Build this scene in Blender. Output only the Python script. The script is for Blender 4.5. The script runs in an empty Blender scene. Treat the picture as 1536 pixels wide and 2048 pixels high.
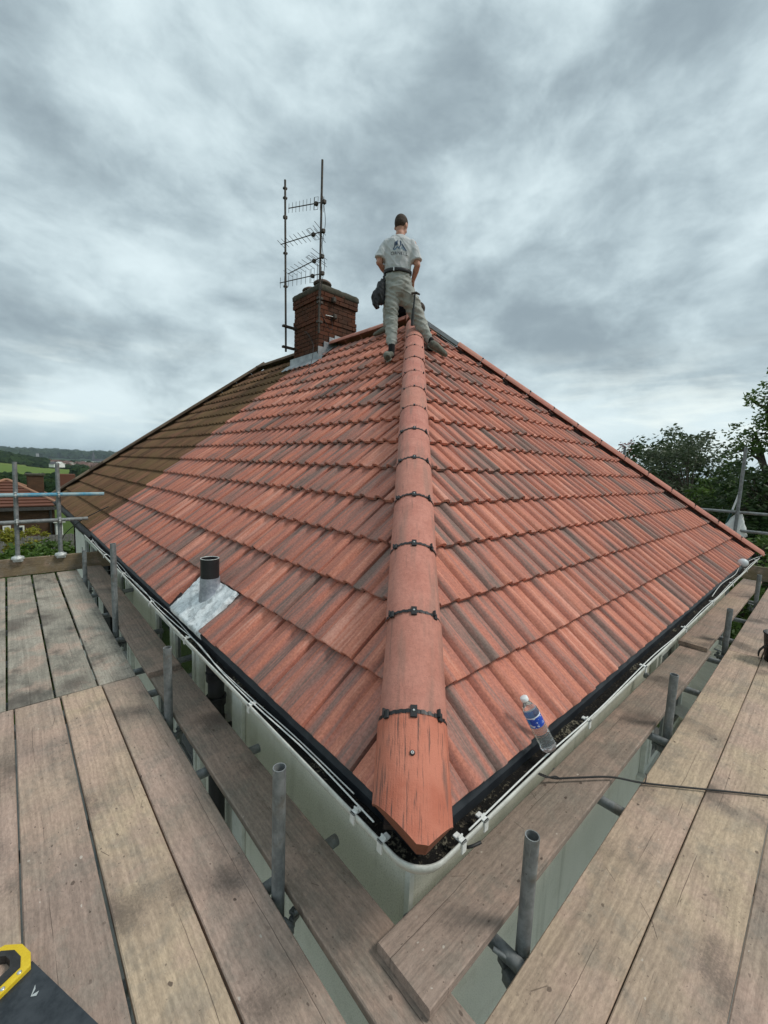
import bpy, bmesh, math, random
from mathutils import Vector, Matrix, Euler, noise
from mathutils.bvhtree import BVHTree
random.seed(7)
SC = bpy.context.scene
COL = SC.collection
# ------------------------------------------------------------------ camera
CAM = Vector((-0.86474, -0.72445, 1.08561))
cR = Vector((0.738, -0.674, 0.0393)); cU = Vector((0.0451, 0.1073, 0.9932)); cW = Vector((0.6733, 0.7312, -0.1089))
cW.normalize(); cR = (cR - cW * cR.dot(cW)).normalized(); cU = cR.cross(cW).normalized()
cd = bpy.data.cameras.new('camera'); cam = bpy.data.objects.new('camera', cd); COL.objects.link(cam)
cd.sensor_fit = 'HORIZONTAL'; cd.sensor_width = 36.0; cd.lens = 824.6 / 1536 * 36.0
cd.clip_start = 0.02; cd.clip_end = 30000
cam.matrix_world = Matrix(((cR.x, cU.x, -cW.x, CAM.x), (cR.y, cU.y, -cW.y, CAM.y), (cR.z, cU.z, -cW.z, CAM.z), (0, 0, 0, 1)))
SC.camera = cam
# ------------------------------------------------------------------ render settings
SC.render.engine = 'CYCLES'
SC.cycles.use_denoising = True
SC.cycles.max_bounces = 8; SC.cycles.transparent_max_bounces = 12
SC.cycles.volume_bounces = 0
SC.view_settings.view_transform = 'Standard'; SC.view_settings.look = 'None'
SC.view_settings.gamma = 1.0; SC.view_settings.exposure = 0.5; SC.view_settings.use_curve_mapping = False

# ------------------------------------------------------------------ node helper
class NT:
    def __init__(s, tree):
        s.t = tree; s.n = tree.nodes; s.l = tree.links
    def new(s, typ, **kw):
        nd = s.n.new(typ)
        for k, v in kw.items(): setattr(nd, k, v)
        return nd
    def put(s, sock, v):
        if v is None: return
        if isinstance(v, bpy.types.NodeSocket): s.l.new(v, sock)
        else:
            if isinstance(v, (tuple, list)) and sock.type == 'RGBA' and len(v) == 3: v = (*v, 1)
            sock.default_value = v
    def math(s, op, a, b=None, c=None, clamp=False):
        nd = s.new('ShaderNodeMath', operation=op, use_clamp=clamp)
        for i, v in enumerate((a, b, c)): s.put(nd.inputs[i], v)
        return nd.outputs[0]
    def vmath(s, op, a, b=None):
        nd = s.new('ShaderNodeVectorMath', operation=op)
        s.put(nd.inputs[0], a); s.put(nd.inputs[1], b)
        return nd.outputs['Value' if op in ('DOT_PRODUCT', 'LENGTH') else 'Vector']
    def noise(s, vec, scale=1, detail=4, rough=.55, out='Fac', dist=0):
        nd = s.new('ShaderNodeTexNoise'); s.put(nd.inputs['Vector'], vec)
        nd.inputs['Scale'].default_value = scale; nd.inputs['Detail'].default_value = detail
        nd.inputs['Roughness'].default_value = rough; nd.inputs['Distortion'].default_value = dist
        return nd.outputs[out]
    def voronoi(s, vec, scale=1, out='Distance', feature='F1'):
        nd = s.new('ShaderNodeTexVoronoi', feature=feature); s.put(nd.inputs['Vector'], vec)
        nd.inputs['Scale'].default_value = scale
        return nd.outputs[out]
    def white(s, v, out='Value'):
        nd = s.new('ShaderNodeTexWhiteNoise', noise_dimensions='1D'); s.put(nd.inputs['W'], v)
        return nd.outputs[out]
    def mix(s, f, a, b, blend='MIX'):
        nd = s.new('ShaderNodeMix', data_type='RGBA', blend_type=blend)
        s.put(nd.inputs[0], f); s.put(nd.inputs[6], a); s.put(nd.inputs[7], b)
        return nd.outputs[2]
    def ramp(s, f, lo, hi, a=0.0, b=1.0):
        nd = s.new('ShaderNodeMapRange', interpolation_type='SMOOTHSTEP')
        for i, v in enumerate((f, lo, hi, a, b)): s.put(nd.inputs[i], v)
        return nd.outputs[0]
    def colramp(s, f, stops):
        nd = s.new('ShaderNodeValToRGB'); e = nd.color_ramp.elements
        while len(e) < len(stops): e.new(.5)
        for el, (p, c) in zip(e, stops): el.position = p; el.color = (*c, 1)
        s.put(nd.inputs[0], f); return nd.outputs[0]
    def coord(s, out='Object'): return s.new('ShaderNodeTexCoord').outputs[out]
    def rnd(s): return s.new('ShaderNodeObjectInfo').outputs['Random']
    def attr(s, name):
        return s.new('ShaderNodeAttribute', attribute_name=name).outputs['Fac']
    def island(s): return s.new('ShaderNodeNewGeometry').outputs['Random Per Island']
    def sep(s, v):
        nd = s.new('ShaderNodeSeparateXYZ'); s.put(nd.inputs[0], v); return nd.outputs
    def comb(s, x=0., y=0., z=0.):
        nd = s.new('ShaderNodeCombineXYZ')
        for i, v in enumerate((x, y, z)): s.put(nd.inputs[i], v)
        return nd.outputs[0]
    def bump(s, h, strength=.3, dist=.01):
        nd = s.new('ShaderNodeBump'); s.put(nd.inputs['Height'], h)
        nd.inputs['Strength'].default_value = strength; nd.inputs['Distance'].default_value = dist
        return nd.outputs[0]

def material(name, color=None, rough=.7, metal=0., build=None, spec=.35, **extra):
    m = bpy.data.materials.new(name); m.use_nodes = True
    t = NT(m.node_tree); b = m.node_tree.nodes['Principled BSDF']
    b.inputs['Roughness'].default_value = rough; b.inputs['Metallic'].default_value = metal
    b.inputs['Specular IOR Level'].default_value = spec
    if color: b.inputs['Base Color'].default_value = (*color, 1)
    for k, v in extra.items(): b.inputs[k.replace('_', ' ')].default_value = v
    if build:
        res = build(t)
        for k, v in res.items(): t.put(b.inputs[k], v)
    return m

def mottle(c1, c2, scale=8, rough=.7, metal=0., bumpv=.2, fine=120, bd=.004, spec=.35, fineamt=.25):
    def bld(t):
        v = t.vmath('ADD', t.coord(), t.comb(t.math('MULTIPLY', t.rnd(), 37.0), t.math('MULTIPLY', t.rnd(), 11.0)))
        n = t.noise(v, scale, 5, .6); f = t.noise(v, fine, 3)
        c = t.mix(t.ramp(n, .32, .68), c1, c2)
        c = t.mix(fineamt, c, t.mix(f, (0, 0, 0), (1, 1, 1)), 'OVERLAY')
        return {'Base Color': c, 'Normal': t.bump(t.math('ADD', f, t.math('MULTIPLY', n, .6)), bumpv, bd)}
    return lambda name: material(name, rough=rough, metal=metal, build=bld, spec=spec)

# ------------------------------------------------------------------ world and sun
SUN_AZ = math.radians(-48)      # direction to the sun in the XY plane, from +X toward +Y
SUN_EL = math.radians(52)
world = bpy.data.worlds.new('World'); SC.world = world; world.use_nodes = True
wt = NT(world.node_tree); bg = world.node_tree.nodes['Background']
sky = wt.new('ShaderNodeTexSky'); sky.sky_type = 'NISHITA'; sky.sun_disc = False
sky.sun_elevation = SUN_EL; sky.sun_rotation = math.pi / 2 - SUN_AZ; sky.air_density = 1.2; sky.dust_density = 2.0
wd = wt.vmath('NORMALIZE', wt.coord('Generated'))
wx, wy, wz = wt.sep(wd)
flat = wt.vmath('MULTIPLY', wd, (1.0, 1.0, 1.75))
warp = wt.vmath('MULTIPLY', wt.vmath('SUBTRACT', wt.noise(flat, 2.2, 3, out='Color'), (.5, .5, .5)), (.20, .20, .14))
flat = wt.vmath('ADD', flat, warp)
n1 = wt.noise(wt.vmath('ADD', flat, (3.1, 1.2, .4)), 2.1, 5, .5)
n2 = wt.noise(wt.vmath('ADD', flat, (7.3, 2.1, 4.4)), 5.2, 9, .60)
n3 = wt.noise(wt.vmath('ADD', flat, (1.7, 9.4, 3.2)), .95, 2, .5)
dens = wt.math('ADD', wt.math('MULTIPLY', n1, .50), wt.math('ADD', wt.math('MULTIPLY', n2, .32), wt.math('MULTIPLY', n3, .30)))
cloud = wt.colramp(wt.ramp(dens, .44, .69), [(0.0, (.55, .645, .672)), (.30, (.440, .528, .558)), (.62, (.330, .405, .438)), (1.0, (.215, .270, .302))])
# thin bright gaps low down toward the horizon
low = wt.ramp(wz, .02, .30, 1.0, 0.0)
gapn = wt.noise(wt.vmath('MULTIPLY', wd, (2.2, 2.2, 13.0)), 1.6, 6, .55, dist=.25)
cloud = wt.mix(wt.math('MULTIPLY', low, wt.ramp(gapn, .48, .70)), cloud, (.70, .76, .73))
cloud = wt.mix(wt.math('MULTIPLY', wt.ramp(wz, 0., .11, 1., 0.), .5), cloud, (.33, .45, .52))
skyc = wt.mix(1.0, sky.outputs[0], (.1, .1, .1), 'MULTIPLY')
final = wt.mix(wt.ramp(dens, .30, .44, .82, .97), skyc, cloud)
wt.put(bg.inputs['Color'], final); bg.inputs['Strength'].default_value = 1.0
sl = bpy.data.lights.new('sun', 'SUN'); sl.energy = 1.5; sl.angle = math.radians(14); sl.color = (1, .95, .88)
so = bpy.data.objects.new('sun', sl); COL.objects.link(so)
sd = Vector((math.cos(SUN_AZ) * math.cos(SUN_EL), math.sin(SUN_AZ) * math.cos(SUN_EL), math.sin(SUN_EL)))
so.rotation_euler = sd.to_track_quat('Z', 'Y').to_euler(); so.location = (0, 0, 30)

# ------------------------------------------------------------------ mesh helper
class MB:
    def __init__(s): s.v = []; s.f = []; s.sm = []; s.mi = []
    def add(s, verts, faces, smooth=False, mi=0, M=None):
        o = len(s.v)
        for p in verts:
            p = Vector(p)
            s.v.append(M @ p if M else p)
        for f in faces:
            s.f.append([i + o for i in f]); s.sm.append(smooth); s.mi.append(mi)
        return s
    def box(s, a, b, M=None, mi=0):
        (x0, y0, z0), (x1, y1, z1) = a, b
        v = [(x0, y0, z0), (x1, y0, z0), (x1, y1, z0), (x0, y1, z0), (x0, y0, z1), (x1, y0, z1), (x1, y1, z1), (x0, y1, z1)]
        return s.add(v, [(3, 2, 1, 0), (4, 5, 6, 7), (0, 1, 5, 4), (1, 2, 6, 5), (2, 3, 7, 6), (3, 0, 4, 7)], False, mi, M)
    def cbox(s, a, b, c=.004, M=None, mi=0):
        "box with chamfered edges"
        bm = bmesh.new()
        r = bmesh.ops.create_cube(bm, size=1)
        ca = [(a[i] + b[i]) / 2 for i in range(3)]; sz = [b[i] - a[i] for i in range(3)]
        for w in bm.verts: w.co = Vector([ca[i] + w.co[i] * sz[i] for i in range(3)])
        bmesh.ops.bevel(bm, geom=bm.edges[:], offset=c, segments=1, affect='EDGES')
        bm.verts.index_update()
        s.add([w.co.copy() for w in bm.verts], [[w.index for w in f.verts] for f in bm.faces], False, mi, M); bm.free()
        return s
    def tube(s, pts, r, n=10, caps=True, mi=0, smooth=True, hollow=None):
        pts = [Vector(p) for p in pts]; rs = r if isinstance(r, (list, tuple)) else [r] * len(pts)
        rings = []; prev = None
        for i, p in enumerate(pts):
            d = (pts[min(i + 1, len(pts) - 1)] - pts[max(i - 1, 0)]).normalized()
            a = prev if prev else (Vector((0, 0, 1)) if abs(d.z) < .9 else Vector((1, 0, 0)))
            a = (a - d * a.dot(d)).normalized(); prev = a; b = d.cross(a)
            rings.append([p + (a * math.cos(t) + b * math.sin(t)) * rs[i] for t in [2 * math.pi * k / n for k in range(n)]])
        V = [q for rg in rings for q in rg]; F = []
        for i in range(len(rings) - 1):
            for k in range(n): F.append((i * n + k, i * n + (k + 1) % n, (i + 1) * n + (k + 1) % n, (i + 1) * n + k))
        s.add(V, F, smooth, mi)
        if caps:
            s.add(rings[0], [list(range(n))[::-1]], False, mi)
            if hollow:      # open end: annulus + dark bore
                d = (pts[-1] - pts[-2]).normalized(); c = pts[-1]
                inner = [c + (q - c) * hollow for q in rings[-1]]; deep = [q - d * .12 for q in inner]
                s.add(rings[-1] + inner, [(k, (k + 1) % n, n + (k + 1) % n, n + k) for k in range(n)], False, mi)
                s.add(inner + deep, [(k, (k + 1) % n, n + (k + 1) % n, n + k) for k in range(n)], True, mi)
                s.add(deep, [list(range(n))], False, mi)
            else: s.add(rings[-1], [list(range(n))], False, mi)
        return s
    def lathe(s, prof, n=24, M=None, mi=0, smooth=True, close=True):
        V = []; F = []
        for (r, z) in prof:
            for k in range(n):
                t = 2 * math.pi * k / n; V.append((r * math.cos(t), r * math.sin(t), z))
        for i in range(len(prof) - 1):
            for k in range(n): F.append((i * n + k, i * n + (k + 1) % n, (i + 1) * n + (k + 1) % n, (i + 1) * n + k))
        s.add(V, F, smooth, mi, M)
        if close:
            if prof[0][0] > 1e-4: s.add(V[:n], [list(range(n))[::-1]], False, mi, M)
            if prof[-1][0] > 1e-4: s.add(V[-n:], [list(range(n))], False, mi, M)
        return s
    def ball(s, c, r, n=12, m=8, mi=0, M=None):
        rx, ry, rz = r if isinstance(r, (tuple, list)) else (r, r, r)
        V = [(c[0], c[1], c[2] - rz)]; F = []
        for i in range(1, m):
            t = -math.pi / 2 + math.pi * i / m
            for k in range(n):
                u = 2 * math.pi * k / n
                V.append((c[0] + rx * math.cos(t) * math.cos(u), c[1] + ry * math.cos(t) * math.sin(u), c[2] + rz * math.sin(t)))
        V.append((c[0], c[1], c[2] + rz)); T = len(V) - 1
        for k in range(n):
            F.append((0, 1 + (k + 1) % n, 1 + k)); F.append((T, T - n + k, T - n + (k + 1) % n))
        for i in range(m - 2):
            for k in range(n):
                a = 1 + i * n + k; b = 1 + i * n + (k + 1) % n; F.append((a, b, b + n, a + n))
        return s.add(V, F, True, mi, M)
    def grid(s, P, smooth=True, mi=0):
        "P[i][j] points"
        m = len(P[0]); V = [q for row in P for q in row]
        F = [(i * m + j, i * m + j + 1, (i + 1) * m + j + 1, (i + 1) * m + j) for i in range(len(P) - 1) for j in range(m - 1)]
        return s.add(V, F, smooth, mi)
    def prism(s, outline, z0, z1, M=None, mi=0):
        n = len(outline); V = [(x, y, z0) for x, y in outline] + [(x, y, z1) for x, y in outline]
        F = [list(range(n))[::-1], list(range(n, 2 * n))] + [(k, (k + 1) % n, n + (k + 1) % n, n + k) for k in range(n)]
        return s.add(V, F, False, mi, M)
    def mesh(s, name, mats, off=None):
        me = bpy.data.meshes.new(name)
        vs = [v - off for v in s.v] if off is not None else s.v
        me.from_pydata([tuple(v) for v in vs], [], s.f)
        me.polygons.foreach_set('use_smooth', s.sm); me.polygons.foreach_set('material_index', s.mi)
        for m in (mats if isinstance(mats, (list, tuple)) else [mats]): me.materials.append(m)
        me.update(); return me
    def build(s, name, mats, parent=None):
        off = wloc(parent) if parent else None
        o = bpy.data.objects.new(name, s.mesh(name, mats, off)); COL.objects.link(o)
        if parent: o.parent = parent
        return o
def wloc(o):
    v = Vector((0, 0, 0))
    while o: v = v + o.location; o = o.parent
    return v
def tag(o, label=None, cat=None, group=None, kind=None):
    if label: o['label'] = label
    if cat: o['category'] = cat
    if group: o['group'] = group
    if kind: o['kind'] = kind
    return o
def thing(name, loc, label, cat, group=None):
    o = bpy.data.objects.new(name, None); COL.objects.link(o); o.location = loc; o.empty_display_size = .2
    return tag(o, label, cat, group)
def inst(name, me, parent, M):
    "object sharing a mesh, world matrix M, parented to a translated-only parent"
    o = bpy.data.objects.new(name, me); COL.objects.link(o); o.parent = parent
    o.matrix_local = Matrix.Translation(-wloc(parent)) @ M
    return o

# ------------------------------------------------------------------ shared dimensions (metres; eaves corner is the origin)
PITCH = math.radians(41.142); TP = math.tan(PITCH); CP = math.cos(PITCH); SP = math.sin(PITCH)
GAU = .33; COVER = .327; W = 7.5; LEN = 12.6; PARTY = 6.54; RX = 3.75; RZ = RX * TP
WALL = .25; GROUND = -5.2; DECK = -.5
TSC = Vector((1, 1, 0)) / math.sqrt(2); SSC = Vector((1, -1, 0)) / math.sqrt(2)
def ST(s, t, z): return TSC * t + SSC * s + Vector((0, 0, z))

# ------------------------------------------------------------------ materials
def tile_build(palette, streak=1.0, dirt=.25, moss=None):
    def bld(t):
        r = t.math('ADD', t.rnd(), t.attr('rnd'))
        o = t.vmath('ADD', t.coord(), t.comb(t.math('MULTIPLY', r, 53.0), t.math('MULTIPLY', r, 31.0), t.math('MULTIPLY', r, 17.0)))
        s1 = t.noise(t.vmath('MULTIPLY', o, (13, .9, 5)), 1, 3, .5)
        s2 = t.noise(t.vmath('MULTIPLY', o, (95, 2.0, 30)), 1, 3, .6)
        blot = t.noise(o, 7, 4, .6)
        pick = t.math('ADD', t.math('MULTIPLY', s1, .80), t.math('ADD', t.math('MULTIPLY', s2, .42), t.math('MULTIPLY', t.white(r), .17)))
        c = t.colramp(t.ramp(pick, .485, .93), palette)
        c = t.mix(t.math('MULTIPLY', t.ramp(blot, .45, .75), .28), c, palette[1][1])
        f = t.noise(o, 260, 3, .6); g = t.noise(o, 90, 4, .65)
        c = t.mix(dirt * .9, c, t.mix(t.ramp(g, .28, .72), (.12, .12, .12), (.9, .9, .9)), 'OVERLAY')
        c = t.mix(t.ramp(f, .62, .74, 0, .32), c, (.08, .05, .04))
        c = t.mix(t.ramp(t.noise(t.vmath('ADD', o, (9, 4, 2)), 38, 4, .7), .70, .80, 0, .35), c, (.62, .43, .36))
        if moss:
            mm = t.noise(t.new('ShaderNodeNewGeometry').outputs['Position'], 1.3, 6, .65)
            c = t.mix(t.ramp(mm, .42, .62, .0, .75), c, moss)
        return {'Base Color': c, 'Normal': t.bump(t.math('ADD', f, t.math('MULTIPLY', g, 1.5)), .35, .003)}
    return bld
PAL_NEW = [(0.0, (.205, .145, .124)), (.20, (.335, .175, .143)), (.44, (.450, .176, .130)), (.78, (.540, .205, .136)), (1.0, (.63, .300, .228))]
PAL_OLD = [(0.0, (0.088, 0.053, 0.034)), (.35, (0.147, 0.081, 0.048)), (.7, (0.194, 0.101, 0.061)), (1.0, (0.250, 0.121, 0.077))]
M_TILE = material('terracotta_tile', rough=.78, spec=.25, build=tile_build(PAL_NEW))
M_OLD = material('weathered_tile', rough=.92, spec=.15, build=tile_build(PAL_OLD, dirt=.3, moss=(.180, .115, .058)))
def hip_build(t):
    r = t.math('ADD', t.rnd(), t.attr('rnd'))
    o = t.vmath('ADD', t.coord(), t.comb(t.math('MULTIPLY', r, 53.0), t.math('MULTIPLY', r, 31.0), t.math('MULTIPLY', r, 17.0)))
    s2 = t.noise(t.vmath('MULTIPLY', o, (48, 3.5, 48)), 1, 4, .62); s3 = t.noise(t.vmath('MULTIPLY', o, (16, 1.6, 16)), 1, 3, .55)
    b = t.noise(o, 8, 6, .7); f = t.noise(o, 200, 4, .65); g = t.noise(o, 55, 5, .7)
    c = t.mix(t.ramp(b, .32, .68), (.44, .172, .132), (.53, .230, .18))
    c = t.mix(t.ramp(s3, .50, .68, 0, .62), c, (.24, .155, .128))
    c = t.mix(t.ramp(s2, .57, .72, 0, .55), c, (.15, .10, .085))
    c = t.mix(t.math('MULTIPLY', t.white(r), .45), c, t.mix(t.white(t.math('ADD', r, 3.3)), (.52, .25, .18), (.34, .15, .11)))
    c = t.mix(.14, c, t.mix(t.ramp(g, .28, .72), (.15, .15, .15), (.85, .85, .85)), 'OVERLAY')
    c = t.mix(t.ramp(f, .58, .70, 0, .6), c, (.12, .07, .055)); c = t.mix(t.ramp(t.noise(t.vmath('ADD', o, (4, 4, 4)), 30, 5, .75), .68, .78, 0, .3), c, (.62, .44, .36))
    return {'Base Color': c, 'Normal': t.bump(t.math('ADD', f, g), .4, .004)}
M_HIP = material('hip_tile_clay', rough=.8, spec=.25, build=hip_build)
def hipend_build(t):
    o = t.coord(); s2 = t.noise(t.vmath('MULTIPLY', o, (130, 7, 130)), 1, 5, .66); b = t.noise(o, 6, 4, .6); f = t.noise(o, 220, 3)
    c = t.mix(t.ramp(b, .3, .7), (.43, .132, .082), (.54, .198, .132))
    c = t.mix(t.ramp(s2, .53, .66, 0, .85), c, (.085, .062, .055))
    c = t.mix(t.math('MULTIPLY', t.ramp(t.noise(t.vmath('MULTIPLY', o, (22, 4, 22)), 1, 3), .58, .72), .6), c, (.12, .09, .08))
    return {'Base Color': c, 'Normal': t.bump(t.math('SUBTRACT', f, t.math('MULTIPLY', s2, 2.0)), .45, .004)}
M_HIPEND = material('pitted_hip_end_clay', rough=.8, spec=.25, build=hipend_build)
M_HIPCUT = mottle((.175, .06, .034), (.235, .085, .048), 10, .85)('cut_clay')
M_UNDER = material('roof_underlay', color=(.03, .02, .018), rough=.9)
M_BLACK = material('black_plastic', rough=.45, build=lambda t: {'Base Color': t.mix(t.noise(t.coord(), 30, 4), (.012, .012, .013), (.028, .028, .03))})
M_TRAY = material('eaves_tray_plastic', rough=.5, build=lambda t: {'Base Color': t.mix(t.ramp(t.noise(t.coord(), 9, 5), .35, .7), (.014, .017, .022), (.032, .037, .043))})
M_SCREW = material('screw_steel', color=(.6, .6, .58), rough=.35, metal=.8)
M_UPVC = mottle((.62, .63, .58), (.72, .72, .67), 20, .4, 0, .05)('white_plastic')
M_GUT = mottle((.46, .46, .42), (.62, .62, .57), 12, .5, 0, .1)('greyed_gutter_plastic')
def soil_build(t):
    o = t.coord(); n = t.noise(o, 70, 5, .7); b = t.noise(o, 6, 4)
    c = t.mix(t.ramp(n, .52, .68), (.008, .007, .006), (.06, .048, .032))
    c = t.mix(t.ramp(t.math('MULTIPLY', n, b), .30, .40), c, (.24, .22, .16))
    return {'Base Color': c, 'Normal': t.bump(n, 1.0, .02)}
M_SILT = material('gutter_silt', rough=.95, build=soil_build)
def wall_build(t):
    o = t.coord(); f = t.noise(o, 140, 4, .7); b = t.noise(o, 1.6, 5, .6)
    drip = t.noise(t.vmath('MULTIPLY', o, (9, 9, .5)), 1, 4)
    c = t.mix(t.ramp(b, .3, .7), (.70, .685, .595), (.76, .742, .65))
    c = t.mix(t.ramp(drip, .55, .75, 0, .4), c, (.33, .33, .26))
    c = t.mix(t.ramp(f, .48, .66, 0, .45), c, (.27, .26, .21))
    c = t.mix(t.ramp(t.noise(o, 5, 6, .7), .5, .72, 0, .35), c, (.40, .38, .30))
    return {'Base Color': c, 'Normal': t.bump(f, .5, .006)}
M_WALL = material('rendered_wall', rough=.9, spec=.2, build=wall_build)
def galv_build(t):
    v = t.vmath('ADD', t.coord(), t.comb(t.math('MULTIPLY', t.rnd(), 9.0)))
    n = t.noise(v, 26, 5, .65); m = t.noise(t.vmath('MULTIPLY', v, (1, 1, .15)), 60, 4, .6); sp = t.noise(v, 180, 3, .7)
    c = t.mix(t.ramp(n, .3, .7), (.15, .165, .17), (.27, .285, .285))
    c = t.mix(t.ramp(m, .58, .72, 0, .55), c, (.40, .41, .39))
    c = t.mix(t.ramp(t.noise(v, 7, 5, .7), .52, .70, 0, .6), c, (.14, .115, .085))
    c = t.mix(t.ramp(t.noise(v, 40, 5, .75), .64, .70, 0, .7), c, (.42, .41, .37))
    c = t.mix(t.ramp(t.noise(t.vmath('ADD', v, (3, 3, 3)), 55, 4, .75), .66, .74, 0, .8), c, (.05, .045, .04))
    return {'Base Color': c, 'Roughness': t.ramp(n, .2, .8, .48, .72), 'Normal': t.bump(sp, .2, .002)}
M_GALV = material('galvanised_tube', metal=.35, rough=.6, build=galv_build)
M_BLUE = material('blue_painted_tube', rough=.55, build=lambda t: {'Base Color': t.mix(t.ramp(t.noise(t.coord(), 6, 6, .7), .40, .62), (.06, .27, .40), (.30, .40, .42))})
M_COUP = mottle((.42, .44, .43), (.60, .62, .60), 30, .5, .5, .3)('zinc_coupler')
def board_mat(name, c1, c2, c3, stain, seed):
    def bld(t):
        r = t.rnd()
        o = t.vmath('ADD', t.coord(), t.comb(t.math('MULTIPLY', r, 41.0), t.math('MULTIPLY', r, 13.0), seed))
        wob = t.noise(o, 1.1, 3, out='Color')
        ow = t.vmath('ADD', o, t.vmath('MULTIPLY', wob, (0, .07, .07)))
        g1 = t.noise(t.vmath('MULTIPLY', ow, (.9, 30, 30)), 1, 5, .6); g2 = t.noise(t.vmath('MULTIPLY', ow, (1.6, 70, 70)), 1, 4, .6)
        b = t.noise(o, 2.6, 5, .6); b2 = t.noise(t.vmath('ADD', o, (5, 3, 1)), 1.1, 4, .55); fine = t.noise(o, 170, 4, .7)
        c = t.mix(t.ramp(b, .35, .65), c1, c2)
        c = t.mix(t.ramp(b2, .45, .65), c, c3)
        c = t.mix(t.ramp(g1, .52, .74, 0, .16), c, (.12, .085, .06))
        c = t.mix(t.ramp(t.noise(t.vmath('ADD', o, (1, 7, 3)), 6, 6, .7), .46, .62, 0, .45), c, (.205, .185, .155))
        c = t.mix(t.ramp(t.noise(t.vmath('ADD', o, (8, 2, 6)), 3.3, 5, .65), .48, .64, 0, .55), c, (.42, .295, .235))
        c = t.mix(.20, c, t.mix(t.ramp(g2, .3, .7), (.15, .15, .15), (.85, .85, .85)), 'OVERLAY')
        c = t.mix(.30, c, t.mix(t.ramp(t.noise(t.vmath('MULTIPLY', o, (.55, 1.5, 1)), 60, 4, .8), .26, .74), (.15, .15, .15), (.85, .85, .85)), 'OVERLAY')
        st = t.noise(t.vmath('MULTIPLY', t.vmath('ADD', o, (2, 8, 3)), (1.0, 1.7, 1)), 1.9, 6, .68)
        c = t.mix(t.math('MULTIPLY', t.ramp(st, .66 - .16 * stain, .86 - .18 * stain), .42 + .38 * stain), c, (.070, .064, .055))
        # narrow drying crack following the grain, one line per board
        lx0, ly0, _ = t.sep(t.coord())
        y0 = t.math('MULTIPLY', t.math('SUBTRACT', t.white(r), .5), .13)
        wv = t.math('ADD', t.math('MULTIPLY', t.math('SUBTRACT', t.noise(t.comb(t.math('MULTIPLY', lx0, .8), r), 1, 2), .5), .05), t.math('MULTIPLY', t.math('SUBTRACT', t.noise(t.comb(t.math('MULTIPLY', lx0, 14.0), r), 1, 3), .5), .007))
        crack = t.math('MULTIPLY', t.ramp(t.math('ABSOLUTE', t.math('SUBTRACT', t.math('SUBTRACT', ly0, y0), wv)), .0004, .0014, 1, 0), t.ramp(t.noise(t.comb(t.math('MULTIPLY', lx0, 1.5), r, 4.0), 1, 3), .45, .52))
        c = t.mix(t.math('MULTIPLY', crack, .7), c, (.05, .035, .028))
        sp = t.noise(o, 60, 4, .75)
        c = t.mix(t.ramp(sp, .635, .70, 0, .8), c, (.060, .042, .034))
        c = t.mix(t.ramp(t.noise(t.vmath('ADD', o, (3, 3, 9)), 34, 5, .7), .70, .76, 0, .45), c, (.52, .47, .40))
        # short straight scratches and score marks at random angles
        for (sc, ln, wd, am, sh) in ((2.6, .085, .0011, .75, 0.0), (4.3, .035, .0013, .55, 3.7)):
            vp = t.vmath('ADD', t.vmath('MULTIPLY', o, (1, 1, 0)), (sh, sh * 2, 0))
            vo = t.new('ShaderNodeTexVoronoi', feature='F1', voronoi_dimensions='2D'); t.put(vo.inputs['Vector'], vp); vo.inputs['Scale'].default_value = sc
            lx, ly, _ = t.sep(t.vmath('SUBTRACT', vp, vo.outputs['Position'])); cr, cg, cb = t.sep(vo.outputs['Color'])
            an = t.math('MULTIPLY', cr, 3.14159); ca, sa = t.math('COSINE', an), t.math('SINE', an)
            uu = t.math('ABSOLUTE', t.math('ADD', t.math('MULTIPLY', lx, ca), t.math('MULTIPLY', ly, sa))); vv = t.math('ABSOLUTE', t.math('SUBTRACT', t.math('MULTIPLY', ly, ca), t.math('MULTIPLY', lx, sa)))
            scr = t.math('MULTIPLY', t.ramp(vv, wd * .6, wd * 1.7, 1, 0), t.ramp(uu, t.math('MULTIPLY', cg, ln * .8), t.math('MULTIPLY', cg, ln), 1, 0))
            c = t.mix(t.math('MULTIPLY', scr, t.ramp(cb, .35, .6, 0, am)), c, (.06, .042, .034))
        # dust and soot smudges with a grainy edge
        sm = t.math('ADD', t.noise(t.vmath('ADD', o, (6, 6, 2)), 2.4, 3, .5), t.math('MULTIPLY', t.noise(o, 95, 3, .7), .16))
        c = t.mix(t.ramp(sm, .64, .80, 0, .68), c, (.080, .066, .058))
        # small dark chips and pale mortar flecks
        for (sc, rad, colr, th0, am, sh) in ((18.0, .12, (.06, .042, .035), .90, .8, 1.3), (46.0, .17, (.08, .058, .048), .84, .7, 5.1), (26.0, .12, (.60, .55, .48), .94, .6, 8.8)):
            vp = t.vmath('ADD', t.vmath('MULTIPLY', o, (.7, 1, 0)), (sh, sh * 3, 0)); vp = t.vmath('ADD', vp, t.vmath('MULTIPLY', t.noise(o, 60, 2, out='Color'), (.012, .012, 0)))
            vo = t.new('ShaderNodeTexVoronoi', feature='F1', voronoi_dimensions='2D'); t.put(vo.inputs['Vector'], vp); vo.inputs['Scale'].default_value = sc
            cr, cg, cb = t.sep(vo.outputs['Color'])
            patch = t.ramp(t.noise(t.vmath('ADD', o, (sh, 0, 0)), 2.2, 3), .40, .62)
            c = t.mix(t.math('MULTIPLY', t.math('MULTIPLY', t.ramp(t.math('DIVIDE', vo.outputs['Distance'], t.math('ADD', cg, .25)), rad * .7, rad, am, 0), t.ramp(cr, th0, th0 + .03)), patch), c, colr)
        h = t.math('ADD', t.math('MULTIPLY', g1, -.3), t.math('ADD', t.math('MULTIPLY', g2, .5), t.math('MULTIPLY', crack, -2.0)))
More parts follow.
